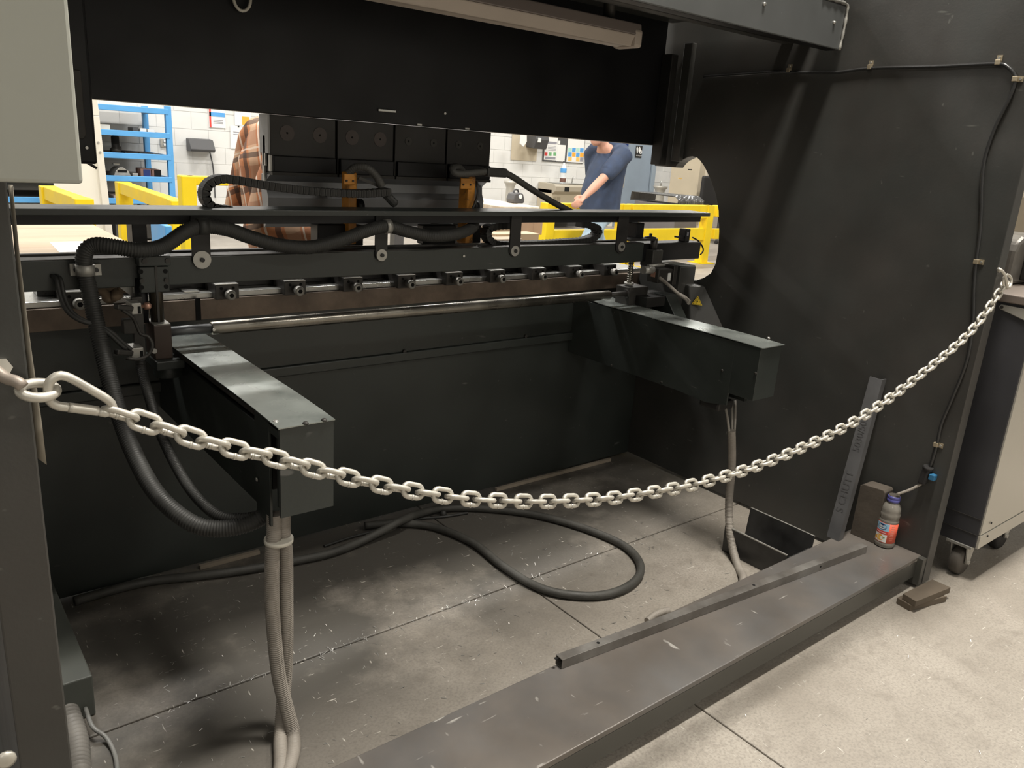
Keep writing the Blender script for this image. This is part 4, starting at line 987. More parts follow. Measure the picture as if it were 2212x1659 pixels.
# things on the cart
q = at(2188, 565, y=1.0)
gm = thing('bench_motor', (q.x + .06, 1.02, .931), 'rounded grey metal machine housing standing on the tool cart', 'machine')
MB().prism([(q.x - .05, .931), (q.x + .35, .931), (q.x + .35, 1.08), (q.x - .0, 1.085), (q.x - .035, 1.07), (q.x - .05, 1.04)], 'y', .98, 1.16).build('motor_housing', mat('scuffed_grey_casting', (.16, .15, .135), .45, .3, .2, 8), gm, .012)
MB().box(q.x + .03, q.x + .34, .96, .98, .945, 1.06).build('motor_face', K['blackmat'], gm, .004)
for i in range(3):
    MB().lathe([(.004, .952), (.022, .952), (.024, .956), (.024, .965), (.004, .966)], (q.x + .055 + .06 * i, 0, .965), 14, 'y').build('knob', K['white'] if i == 0 else K['alu'], gm)
ls = tag(MB().bar(at(2160, 545, y=1.2), at(2203, 425, y=1.18), .30, .012, up=(0, 1, 0)).build('tan_sheet', mat('tan_board', (.36, .31, .23), .5, 0, .1, 5)), 'tan sheet leaning behind the grey housing on the cart', 'sheet')
pl = at(2188, 460, y=1.18)
tag(MB().prism([(2.95, .9315), (3.5, .9315), (3.5, 1.6), (3.12, 1.6)], 'y', 1.22, 1.24).build('cart_back_panel', mat('tan_panel', (.50, .45, .36), .55, 0, .05, 5)), 'tan upright back panel standing on the tool cart', 'panel')
# ------------------------------------------------------------------ the shop beyond the machine
def bq(u0, u1, v0, v1, Y, D, mb=None):
    return bx(u0, u1, v0, v1, Y, D, mb)
def flat(u0, v0, u1, v1, Y, name, m, parent=None, th=.004, bev=0):
    """thin upright sheet facing the machine, corners at two photo pixels on plane y=Y"""
    um, vm = (u0 + u1) / 2, (v0 + v1) / 2
    return MB().box(at(u0, vm, y=Y).x, at(u1, vm, y=Y).x, Y, Y + th, at(um, v1, y=Y).z, at(um, v0, y=Y).z).build(name, m, parent, bev)
# yellow guard rails
def guard(name, a, b2, zt, posts, label, lower=None, w=.10, h=.12):
    a = Vector(a); b2 = Vector(b2); d = (b2 - a).normalized(); L = (b2 - a).length
    t = thing(name, (a + b2) / 2, label, 'guard rail', 'yellow guard rails'); t.location.z = 0
    MB().bar(V(a.x, a.y, zt - h / 2), V(b2.x, b2.y, zt - h / 2), w * .8, h).build('top_rail', K['yellow'], t, .006)
    if lower: MB().bar(V(a.x, a.y, lower), V(b2.x, b2.y, lower), w * .8, h * .9).build('lower_rail', K['yellow'], t, .006)
    for s in posts:
        p = a + d * (L * s)
        po = MB().box(p.x - w / 2, p.x + w / 2, p.y - w / 2, p.y + w / 2, .008, zt).build('post', K['yellow'], t, .006)
        MB().box(p.x - w, p.x + w, p.y - w, p.y + w, .0005, .010).build('foot_plate', K['yellow'], po)
    return t
RZ = .715
g1 = at(1184, 447, y=6.4); g2 = at(1347, 447, y=6.4); g3 = at(1368, 447, y=6.4); g4 = at(1532, 447, y=6.4)
zt = at(1250, 439, y=6.4).z
zl = at(1230, 511, y=6.4).z
guard('guard_rail', (g1.x, 6.4, 0), (g2.x, 6.4, 0), zt, (0, 1), 'yellow guard rail section behind the walking man', zl, .12, .16)
guard('guard_rail', (g3.x, 6.4, 0), (g4.x, 6.4, 0), zt, (0, .985), 'yellow guard rail section seen through the right throat', zl, .12, .16)
guard('guard_rail', (g4.x + .12, 6.4, 0), (g4.x + 2.2, 6.4, 0), zt - .0, (1,), 'yellow guard rail section farthest right beyond the throat', zl, .12, .14)
a, b2 = at(178, 428, z=RZ), at(104, 402, z=RZ)
guard('guard_rail', (a.x, a.y, 0), (b2.x, b2.y, 0), RZ, (0, 1), 'leftmost yellow guard rail running away beside the white panel', None, .12, .10)
a, b2 = at(383, 432, z=RZ), at(266, 393, z=RZ)
guard('guard_rail', (a.x, a.y, 0), (b2.x, b2.y, 0), RZ, (0, 1), 'yellow guard rail running away in front of the blue rack', None, .12, .10)
a, b2 = at(403, 385, y=5.2), at(640, 390, y=5.2)
guard('guard_rail', (a.x, 5.2, 0), (b2.x, 5.2, 0), at(403, 379, y=5.2).z, (0, 1), 'taller yellow guard rail behind the man in plaid', None, .09, .055)
# white leaning panel and post at the left
wp = thing('partition_screen', at(170, 450, y=8.9), 'tall white sheet panel with bolted edge post beside the blue rack', 'panel'); wp.location.z = 0
def px_prism(px, Y, th, name, m, parent, bev=0):
    poly = [(p.x, p.z) for p in (at(u, v, y=Y) for u, v in px)]
    return MB().prism(poly, 'y', Y, Y + th).build(name, m, parent, bev)
base = at(236, 455, y=8.9); slope = (at(208, 211, y=8.9).x - base.x) / (at(208, 211, y=8.9).z - base.z)
def lx(x, z): return x + slope * (z - base.z)
w1 = at(195, 211, y=8.9).x - at(208, 211, y=8.9).x
for z0, z1, nm in ((.0, 1.27, 'edge_post'), (1.275, 1.75, 'edge_post')):
    MB().prism([(lx(base.x + w1 * 1.2, z0), z0), (lx(base.x, z0), z0), (lx(base.x, z1), z1), (lx(base.x + w1 * 1.2, z1), z1)], 'y', 8.86, 8.94).build(nm, K['offwhite'], wp, .004)
x0 = at(120, 430, y=8.9).x
MB().prism([(x0, .0), (lx(base.x + w1, .0), .0), (lx(base.x + w1, 1.75), 1.75), (x0 + .25, 1.75), (x0, 1.0)], 'y', 8.90, 8.93).build('sheet', mat('cream_white_sheet', (.80, .77, .68), .6, 0, .03, 3), wp, .002)
for u, v in ((212, 308), (216, 329)):
    p = at(u, v, y=8.86); MB().cyl((p.x, 8.86, p.z), (p.x, 8.85, p.z), .012, 10).build('bolt', K['alu'], wp)
# plywood table and drawing
tb_ = thing('plywood_table', (.1, 3.5, 0), 'pale plywood table in front of the press brake at the left', 'table')
MB().box(-.9, .80, 2.75, 4.15, .765, .785).build('table_top', K['ply'], tb_, .002)
for x in (-.8, .7):
    for y in (2.85, 4.05): MB().box(x - .03, x + .03, y - .03, y + .03, 0, .765).build('leg', K['darkgrey'], tb_, .003)
pp = [at(u, v, z=.786) for u, v in ((107, 523), (186, 521), (205, 543), (128, 545))]
tag(MB().prism([(p.x, p.y) for p in pp], 'z', .7852, .7862).build('paper_drawing', K['white']), 'white paper drawing lying on the plywood table', 'paper')
# low bench with boards and cartons at the right of the punch
bn = thing('work_bench', (3.1, 4.2, 0), 'pale speckled work bench beyond the right end of the punch', 'bench')
z_ = at(1110, 446, y=4.0).z
MB().box(at(1058, 446, y=4.9).x - .6, at(1165, 446, y=4.0).x, 4.0, 4.9, z_ - .05, z_).build('bench_top', K['plywoodtop'], bn, .004)
for x in (2.4, 3.25):
    for y in (4.06, 4.84): MB().box(x - .03, x + .03, y - .03, y + .03, 0, z_ - .05).build('leg', K['darkgrey'], bn, .003)
pal = thing('lumber_trolley', (2.45, 3.15, 0), 'low trolley carrying lumber offcuts in front of the bench', 'trolley')
MB().box(1.95, 2.95, 2.85, 3.5, .52, .55).build('deck', K['carton'], pal, .003)
for x in (2.02, 2.88):
    for y in (2.9, 3.45): MB().box(x - .025, x + .025, y - .025, y + .025, 0, .52).build('leg', K['darkgrey'], pal, .002)
for k, (u0, v0_, u1, v1_, Y, D, nm) in enumerate(((1070, 494, 1122, 503, 3.2, .12, 'palest'), (1072, 506, 1124, 516, 3.05, .10, 'middle'), (1075, 517, 1128, 526, 2.95, .10, 'nearest'))):
    p, q = at(u0, (v0_ + v1_) / 2, y=Y), at(u1 + 40 * (k == 1), (v0_ + v1_) / 2, y=Y)
    zz = .551 + (2 - k) * .0
    tag(MB().box(p.x, q.x, Y, Y + D, .551, max(.575, at(u0, v0_, y=Y).z)).build('lumber_board', K['ply'] if k != 1 else mat('tan_board2', (.55, .42, .28), .7, 0, .1, 5), None, .002), '%s board lying on the lumber trolley' % nm, 'board', 'boards on the lumber trolley')
tag(bq(1126, 1152, 480, 508, 3.30, .18).build('cardboard_box', K['carton'], None, .003), 'brown cardboard box standing on the lumber trolley', 'box')
tag(MB().box(at(1152, 500, y=3.3).x, at(1160, 500, y=3.3).x, 3.3, 3.33, .5505, .80).build('wood_post', K['ply'], None, .003), 'pale wooden stick beside the cardboard box', 'stick')
# blue bin beside the yellow rail
tag(MB().box(at(326, 500, y=5.1).x, at(372, 500, y=4.8).x, 4.8, 5.1, .001, at(350, 488, y=4.8).z).build('blue_bin', K['blue'], None, .006), 'blue bin with speckled lid beyond the cable tray', 'bin')

# blue rack
RY0, RY1 = 9.25, 10.2
rk = thing('storage_rack', (2.2, 9.7, 0), 'blue painted steel storage rack against the block wall', 'rack')
xr = at(367, 300, y=RY0).x; xl = .95
for x in (xl, xr):
    for y in (RY0, RY1 - .06): MB().box(x - .03, x + .03, y, y + .06, 0, at(366, 230, y=RY0).z).build('upright', K['blue'], rk, .004)
shz = [at(362, v, y=RY0).z for v in (237, 289, 336, 384, 431)]
for z in shz:
    s_ = MB().box(xl, xr, RY0 + .01, RY1, z - .012, z).build('shelf', K['darkgrey'] if z < shz[0] else K['offwhite'], rk)
    MB().box(xl, xr, RY0 - .004, RY0 + .03, z - .05, z + .006).build('shelf_rail', K['blue'], s_, .004)
    MB().box(xr - .03, xr, RY0 + .03, RY1, z - .05, z + .004).build('shelf_rail', K['blue'], s_, .004)
MB().box(xl, xl + .01, RY0 + .05, RY1, .1, shz[0]).build('rack_side_panel', K['darkgrey'], rk)
def item(name, mb, m, label, cat, bev=.004): return tag(mb.build(name, m, None, bev), label, cat)
def onshelf(u0, u1, v0, k, D, dy=.05):
    Y = RY0 + dy
    return at(u0, 300, y=Y).x, at(u1, 300, y=Y).x, Y, Y + D, shz[k] + .001, shz[k] + .001 + (at(300, 400 - 0, y=Y).z - at(300, 400 + v0, y=Y).z)
def sh_item(name, u0, u1, h, k, D, m, label, cat, bev=.006):
    a, b2, c, d, e, f = onshelf(u0, u1, h, k, D)
    return item(name, MB().box(a, b2, c, d, e, f), m, label, cat, bev)
sh_item('carton', 218, 240, 11, 1, .3, K['offwhite'], 'pale ribbed carton on the upper shelf of the blue rack', 'carton')
sh_item('dark_case', 288, 301, 9, 1, .2, K['darkgrey'], 'small dark case on the upper shelf of the blue rack', 'case')
sh_item('white_tray', 304, 318, 8, 1, .3, K['white'], 'small white tray beside the dark case on the blue rack', 'tray')
sh_item('white_box', 320, 336, 7, 1, .25, K['white'], 'low white box at the right of the upper rack shelf', 'box')
t = thing('bottle_jack', (at(250, 320, y=9.5).x, 9.5, shz[2] + .001), 'dark bottle jack shaped tool on the middle shelf of the blue rack', 'tool')
xj = t.location.x; zj = t.location.z
MB().lathe([(.06, 0), (.06, .03), (.04, .05), (.04, .16), (.02, .17), (.02, .19)], (xj, 9.5, zj), 14).build('jack_body', K['grime'], t)
MB().bar((xj + .05, 9.5, zj + .02), (xj - .02, 9.5, zj + .21), .02, .02).build('jack_lever', K['black'], t)
sh_item('steel_plate', 268, 297, 4, 2, .3, K['black'], 'flat black steel plate on the middle shelf of the blue rack', 'plate')
sh_item('steel_plate', 300, 330, 3, 2, .3, K['grime'], 'flat grey steel plate on the middle shelf of the blue rack', 'plate')
# aluminium fixture
a, b2, c, d, e, f = onshelf(240, 278, 18, 3, .25)
t = thing('aluminium_fixture', ((a + b2) / 2, c, e), 'cast aluminium fixture with square window on the lower rack shelf', 'fixture')
MB().prism([(a, e), (b2, e), (b2 - .02, e + .05), (b2 - .07, f), (a + .06, f), (a + .02, e + .05)], 'y', c, d).build('fixture_body', K['alu'], t, .006)
MB().box((a + b2) / 2 - .045, (a + b2) / 2 + .045, c - .006, c, e + .06, f - .05).build('fixture_window', K['hole'], t)
MB().bar((a + .02, c + .1, f + .03), ((a + b2) / 2, c + .1, f + .03), .03, .02).build('fixture_handle', K['alu'], t, .006)
sh_item('aluminium_casting', 281, 294, 7, 3, .2, K['alu'], 'small aluminium foot beside the cast fixture on the rack', 'casting')
for k, (u0, u1, h) in enumerate(((299, 322, 17), (324, 344, 16))):
    a, b2, c, d, e, f = onshelf(u0, u1, h, 3, .2)
    t = thing('brick_box', ((a + b2) / 2, c, e), 'reddish brown box with square hole on the lower rack shelf, %s one' % ('left' if k == 0 else 'right'), 'box', 'brown boxes on the rack')
    MB().box(a, b2, c, d, e, f).build('box_body', mat('red_brown_board', (.26, .15, .12), .7, 0, .1, 8), t, .006)
    xm, zm = (a + b2) / 2 + .01, (e + f) / 2
    MB().box(xm - .035, xm + .035, c - .005, c, zm - .035, zm + .035).build('box_hole', K['navyprint'] if k == 0 else K['hole'], t)
sh_item('folded_sack', 236, 256, 6, 4, .4, mat('pale_sack', (.5, .4, .36), .8), 'pale folded sack on the lowest rack shelf', 'sack')
for k, (u0, u1, h, m, lb) in enumerate(((238, 262, 26, 'darkgrey', 'dark canister'), (300, 322, 18, 'grime', 'grey lump of scrap steel'), (326, 348, 22, 'alu', 'dull aluminium casing'))):
    a, b2, c, d, e, f = onshelf(u0, u1, h, 4, .3)
    item('floor_canister', MB().prism([(a, .02), (b2, .02), (b2, .30), (b2 - .04, .36), (a + .04, .36), (a, .30)], 'y', 9.35, 9.7), K[m], '%s on the floor under the blue rack' % lb, 'canister')
# things on the wall
PW = WY - .006
def poster(u0, v0, u1, v1, label, name='poster', m='white', Y=None):
    return tag(flat(u0, v0, u1, v1, (Y or WY) - .004, name, K[m], None, .003), label, 'poster')
p1 = poster(451, 228, 487, 276, 'white poster with blue band on the wall beside the rack')
flat(452, 243, 486, 252, WY - .006, 'blue_band', K['skyblue'], p1, .002)
flat(452, 228, 456, 275, WY - .006, 'red_edge', K['red'], p1, .002)
for v in (259, 263, 266): flat(461, v, 482, v + 1.2, WY - .006, 'print_line', K['greyprint'], p1, .002)
p2 = poster(507, 235, 542, 272, 'white notice with orange picture partly behind the man in plaid')
flat(523, 252, 539, 270, WY - .006, 'orange_picture', K['orangeprint'], p2, .002)
p3 = poster(498, 272, 535, 322, 'white sheet with printed lines below the orange notice')
for v in (285, 290): flat(504, v, 530, v + 1.5, WY - .006, 'print_line', K['greyprint'], p3, .002)
flat(514, 272, 517, 275, WY - .008, 'pin', K['hole'], p3, .004)
bxw = thing('wall_heater', at(425, 325, y=WY), 'dark grey wedge shaped wall unit hanging left of the posters', 'wall unit')
a, b2 = at(402, 312, y=WY).x, at(455, 312, y=WY).x; z0, z1 = at(428, 327, y=WY).z, at(428, 299, y=WY).z
MB().prism([(WY, z1), (WY - .10, z1 - .01), (WY - .18, z0 + .03), (WY - .16, z0), (WY, z0)], 'x', a, b2).build('unit_body', K['darkgrey'], bxw, .01)
hose('unit_cord', [V(b2 - .02, WY - .02, z0), V(b2 + .01, WY - .03, z0 - .2), V(b2 + .02, WY - .03, z0 - .55)], .008, K['darkgrey'], bxw)
ol_ = tag(flat(346, 300, 362, 318, WY - .012, 'outlet', K['alu'], None, .012, .003), 'grey wall outlet with plugs behind the blue rack', 'outlet')
flat(354, 303, 361, 308, WY - .03, 'plug', K['white'], ol_, .02, .003); flat(354, 310, 361, 315, WY - .03, 'plug', K['white'], ol_, .02, .003)
# towel dispenser
tdp = thing('towel_dispenser', at(1140, 320, y=WY), 'dark grey paper towel dispenser on a beige wall panel', 'dispenser')
flat(1105, 285, 1161, 347, WY - .004, 'back_panel', K['beige'], tdp, .003)
a, b2 = at(1136, 310, y=WY).x, at(1164, 310, y=WY).x; z0, z1 = at(1150, 321, y=WY).z, at(1150, 284, y=WY).z
MB().prism([(WY - .004, z1), (WY - .22, z1), (WY - .25, z1 - .12), (WY - .20, z0), (WY - .004, z0 + .02)], 'x', a, b2).build('dispenser_body', K['darkgrey'], tdp, .012)
MB().box(a + .04, a + .10, WY - .26, WY - .22, z0 + .10, z0 + .17).build('button', K['white'], tdp, .008)
px_prism([(1126, 288), (1138, 288), (1138, 306), (1131, 317), (1124, 310)], WY - .2, .02, 'paper_towel', K['white'], tdp)
# notice board
nb = thing('notice_board', at(1216, 350, y=WY), 'dark notice board with printed safety sheets above the drinking fountain', 'notice board')
flat(1174, 285, 1263, 351, WY - .008, 'board', K['darkgrey'], nb, .006, .002)
s1 = flat(1177, 285, 1204, 346, WY - .012, 'sheet', K['white'], nb)
flat(1182, 306, 1203, 311, WY - .014, 'sheet_picture', K['greyprint'], s1, .002)
for k, (u, m) in enumerate(((1176.5, 'red'), (1185.5, 'green'), (1195.5, 'green'))): flat(u, 329, u + 6, 336.5, WY - .014, 'sheet_icon', K[m], s1, .002)
for v in (315, 318, 321, 324.5): flat(1184, v, 1201, v + .9, WY - .014, 'print_line', K['greyprint'], s1, .002)
flat(1178, 339, 1200, 344, WY - .014, 'sheet_footer', K['greyprint'], s1, .002)
s2_ = flat(1203, 313, 1221, 349, WY - .012, 'card', K['white'], nb, .004, .003)
flat(1206, 304, 1210, 312, WY - .012, 'card_hook', K['white'], nb)
s3 = flat(1226, 288, 1262, 351, WY - .012, 'sheet', K['white'], nb)
cols = [['teal', 'skyblue', 'teal', 'skyblue'], ['skyblue', 'orangeprint', 'skyblue', 'orangeprint'], ['tan', 'white', 'tan', 'greyprint']]
for r in range(3):
    for c in range(4): flat(1227.5 + c * 8.5, 319 + r * 10 + c * .4, 1235 + c * 8.5, 328 + r * 10 + c * .4, WY - .014, 'sheet_tile', K[cols[r][c]], s3, .002)
# drinking fountain
df = thing('drinking_fountain', at(1230, 440, y=WY), 'beige wall-hung drinking fountain with steel basin', 'drinking fountain')
xa, xb = at(1196, 410, y=WY - .4).x, at(1268, 410, y=WY - .4).x; z1 = at(1215, 397, y=WY - .4).z
MB().box(xa, xb, WY - .36, WY - .002, z1 - .55, z1 - .10).build('cabinet', K['beige'], df, .006)
MB().prism([(WY - .002, z1), (WY - .40, z1 - .01), (WY - .44, z1 - .04), (WY - .44, z1 - .12), (WY - .36, z1 - .17), (WY - .002, z1 - .17)], 'x', xa, xb).build('basin_front', mat('beige_metal', (.50, .45, .36), .4, .4), df, .01)
MB().box(xa + .12, xb - .03, WY - .38, WY - .08, z1 - .006, z1 + .004).build('basin', K['steel'], df, .003)
MB().sweep(spline([V(xb - .10, WY - .12, z1), V(xb - .10, WY - .13, z1 + .08), V(xb - .11, WY - .17, z1 + .10)], .01), .010, 8).build('spout', K['steel'], df)
MB().box(xa + .2, xa + .30, WY - .445, WY - .438, z1 - .12, z1 - .05).build('push_button', K['hole'], df)
for k in range(2): MB().box(xa + .03 + k * .09, xa + .10 + k * .09, WY - .366, WY - .358, z1 - .42, z1 - .22).build('vent', K['tan'] if False else mat('vent_tan', (.36, .31, .22), .6), df)
wb_ = thing('water_bottle', (at(1215, 395, y=WY - .3).x, WY - .3, z1 + .001), 'clear water bottle with blue label standing on the fountain', 'bottle')
bxx = wb_.location.x
MB().lathe([(.045, 0), (.05, .01), (.05, .10), (.045, .13), (.05, .16), (.05, .22), (.035, .28), (.018, .30), (.018, .33)], (bxx, WY - .3, z1 + .001), 16).build('bottle_body', mat('clear_pet', (.75, .78, .80), .15), wb_)
MB().lathe([(.051, .17), (.0515, .175), (.0515, .235), (.050, .24)], (bxx, WY - .3, z1 + .001), 16).build('bottle_label', K['skyblue'], wb_)
MB().lathe([(.0505, .02), (.051, .03), (.051, .08), (.050, .085)], (bxx, WY - .3, z1 + .001), 16).build('bottle_print', mat('brown_print', (.16, .08, .06), .6), wb_)
MB().lathe([(.019, .33), (.019, .355), (.012, .357)], (bxx, WY - .3, z1 + .001), 12).build('cap', K['darkgrey'], wb_)
# pedestals and jug
def pedestal(u, v0, v1, Y, hw, label):
    p = at(u, v0, y=Y); w = at(u + hw, v0, y=Y).x - p.x
    t = thing('pedestal', (p.x, Y, 0), label, 'pedestal', 'steel pedestals by the wall')
    MB().lathe([(w, 0), (w, .02), (w * .65, .04), (w * .65, p.z - .10), (w * .8, p.z - .05), (w, p.z - .03), (w * 1.05, p.z), (w * .6, p.z + .004)], (p.x, Y, 0), 20).build('column', mat('satin_pedestal', (.55, .53, .48), .4, .4), t)
    return t, p, w
pedestal(1103, 391, 435, 9.6, 11, 'satin steel pedestal near the dark jug, left of the fountain')
t, p, w = pedestal(1427, 402, 425, 9.6, 10, 'satin steel pedestal with spout beside the blue-grey door')
MB().cyl((p.x, 9.6, p.z), (p.x, 9.6, p.z + .09), .012, 8).build('spout', K['steel'], t)
zj = z_ + .001; jp = at(1113, 434, y=4.25)
jug = thing('oil_jug', (jp.x, 4.25, zj), 'dark grey plastic jug with carrying handle on the work bench', 'jug')
jx = jp.x
MB().prism([(jx - .045, zj), (jx + .045, zj), (jx + .05, zj + .025), (jx + .035, zj + .065), (jx + .0, zj + .07), (jx - .035, zj + .065), (jx - .05, zj + .025)], 'y', 4.21, 4.29).build('jug_body', K['darkgrey'], jug, .008)
MB().cyl((jx + .008, 4.205, zj + .045), (jx + .008, 4.21, zj + .045), .014, 14).build('jug_mark', K['white'], jug)
MB().sweep(spline([V(jx - .02, 4.25, zj + .06), V(jx - .012, 4.25, zj + .085), V(jx + .015, 4.25, zj + .085), V(jx + .025, 4.25, zj + .062)], .005), .006, 8).build('jug_handle', K['darkgrey'], jug)
# door with restroom sign
dx0, dx1 = at(1352, 360, y=WY - .03).x, at(1412, 360, y=WY - .03).x
dr = struct(MB().box(dx0 - .25, dx1 - .10, WY - .05, WY - .004, 0, 2.04).build('door_1', K['door'], None, .004))
MB().box(dx1 - .08, dx1 + .02, WY - .08, WY - .002, 0, 2.12).build('door_frame', mat('door_frame_grey', (.30, .36, .42), .5), dr, .004)
MB().box(dx0 - .36, dx0 - .25, WY - .08, WY - .002, 0, 2.12).build('door_frame', K['offwhite'], dr, .004)
MB().box(dx0 - .14, dx0 - .02, WY - .054, WY - .05, at(1347, 405, y=WY).z, at(1347, 330, y=WY).z).build('push_plate', K['stain'], dr, .003)
MB().box(dx1 - .16, dx1 - .12, WY - .09, WY - .05, at(1400, 421, y=WY).z, at(1400, 414, y=WY).z).build('door_stop', K['darkgrey'], dr)
sg = tag(flat(1373, 315, 1387, 341, WY - .058, 'restroom_sign', K['blackmat'], None, .006, .003), 'black restroom sign with white figures on the blue-grey door', 'sign')
for du_, wch in ((-3.2, 0), (1.8, 1)):
    u = 1380 + du_
    flat(u - 1.1, 317.2, u + 1.1, 319.4, WY - .060, 'figure_head', K['white'], sg, .002)
    px_prism([(u - 1.8, 320), (u + 1.8, 320), (u + (2.4 if wch else 1.4), 326), (u + .9, 331), (u - .9, 331), (u - (2.4 if wch else 1.4), 326)], WY - .060, .002, 'figure_body', K['white'], sg)
c_ = at(1383.8, 328.5, y=WY - .06)
MB().sweep([(c_.x + .030 * math.cos(t), WY - .06, c_.z + .030 * math.sin(t)) for t in [2 * math.pi * i / 14 for i in range(14)]], .007, 6, closed=True).build('figure_wheel', K['white'], sg)
mt_ = Matrix.Translation(at(1380, 336.2, y=WY - .0605)) @ Matrix.Rotation(math.pi / 2, 4, 'X')
text_mesh('RESTROOM', .028, K['white'], 'sign_text', mt_, sg, .0005)
pr = poster(1334, 300, 1357, 340, 'navy poster with white figure and orange foot behind the walking man', 'poster', 'navyprint', WY - .06)
flat(1337, 334, 1354, 339, WY - .068, 'orange_foot', K['orangeprint'], pr, .002)
px_prism([(1339, 323), (1342, 320), (1343.5, 314), (1346, 314), (1347, 321), (1348, 323), (1348, 331), (1339, 331)], WY - .068, .002, 'thumb_figure', K['white'], pr)
# beige cabinets at the far right and covered pallet
bc = thing('tall_cabinet', at(1480, 430, y=8.6), 'tall beige steel cabinet seen through the right throat', 'cabinet'); bc.location.z = 0
xa, xb = at(1446, 400, y=9.2).x, at(1522, 400, y=8.6).x
MB().box(xa, xa + (xb - xa) * .80, 8.6, 9.2, 0, 2.2).build('cabinet_body', K['beige'], bc, .006)
MB().box(xa + (xb - xa) * .80, xb, 8.55, 9.2, 0, 2.2).build('cabinet_side', mat('pale_beige', (.62, .56, .46), .55), bc, .006)
flat(1487, 365.5, 1495, 368, 8.59, 'door_slot', K['hole'], bc, .01); flat(1466, 384, 1473, 386.5, 8.59, 'door_label', K['tan'], bc, .01)
gp = thing('grey_panel', at(1535, 430, y=9.9), 'pale grey upright panel with black switch beyond the beige cabinet', 'panel'); gp.location.z = 0
MB().box(at(1523, 400, y=9.9).x, at(1523, 400, y=9.9).x + 1.6, 9.9, 9.95, 0, 2.1).build('panel_sheet', mat('warm_grey_sheet', (.50, .46, .40), .6), gp, .003)
flat(1530, 397, 1534.5, 407, 9.88, 'switch', K['hole'], gp, .02); flat(1529, 407, 1533, 415, 9.88, 'switch_plate', K['white'], gp, .02)
cp = thing('covered_pallet', at(1440, 440, y=7.4), 'pallet load wrapped in shiny black plastic film behind the yellow rail', 'pallet load'); cp.location.z = 0
xa, xb = at(1368, 430, y=8.0).x, at(1517, 430, y=7.2).x; zt_ = at(1440, 424, y=7.2).z
MB().box(xa + .03, xb - .03, 7.22, 8.0, .12, zt_ - .12).build('load_boxes', mat('dark_grey_load', (.14, .13, .13), .6, 0, .1, 3), cp, .01)
mb = MB(); n = 40; ring = []
for i in range(n + 1):
    x = xa + (xb - xa) * i / n
    ring.append((x, 7.18 + .02 * math.sin(i * 1.9), zt_ - .13 + .02 * math.sin(i * 2.3)))
vs = []
for i, (x, y, z) in enumerate(ring):
    vs += [(x, y, z), (x, y - .01, zt_ - .05 + .012 * math.sin(i * 1.3)), (x, y + .06, zt_ + .015 * math.sin(i * .9)), (x, 7.6, zt_ + .01 * math.sin(i * 1.1)), (x, 8.05, zt_), (x, 8.06, zt_ - .12)]
mb.add(vs, [(i * 6 + j, (i + 1) * 6 + j, (i + 1) * 6 + j + 1, i * 6 + j + 1) for i in range(n) for j in range(5)], True)
f_ = mb.build('plastic_film', K['film'], cp); s_ = f_.modifiers.new('solid', 'SOLIDIFY'); s_.thickness = .004
MB().box(xa, xb, 7.2, 8.0, .0, .12).build('pallet', K['wood'], cp, .004)
for k, x in enumerate((xa + .8, xa + 1.7)):
    MB().box(x, x + .02, 7.2, 7.22, .12, zt_ - .12).build('load_seam', K['hole'], cp)
chb = thing('office_chair', at(1545, 440, y=8.0), 'black office chair at the far right beyond the throat', 'chair'); chb.location.z = 0
cxx = at(1543, 430, y=8.0).x + .25
MB().box(cxx - .25, cxx + .25, 7.8, 8.25, .42, .50).build('seat', K['rubber'], chb, .03)
MB().box(cxx - .24, cxx + .24, 8.25, 8.32, .55, 1.02).build('backrest', K['rubber'], chb, .03)
MB().cyl((cxx, 8.03, .06), (cxx, 8.03, .42), .03, 12).build('column', K['darkgrey'], chb)
MB().bar((cxx, 8.28, .46), (cxx, 8.30, .60), .06, .02, up=(1, 0, 0)).build('back_stay', K['darkgrey'], chb)
for i in range(5):
    t_ = 2 * math.pi * i / 5
    MB().bar((cxx, 8.03, .08), (cxx + .28 * math.cos(t_), 8.03 + .28 * math.sin(t_), .05), .04, .04).build('leg', K['darkgrey'], chb, .006)
    MB().cyl((cxx + .28 * math.cos(t_) - .02, 8.03 + .28 * math.sin(t_), .026), (cxx + .28 * math.cos(t_) + .02, 8.03 + .28 * math.sin(t_), .026), .025, 12).build('caster', K['rubber'], chb)

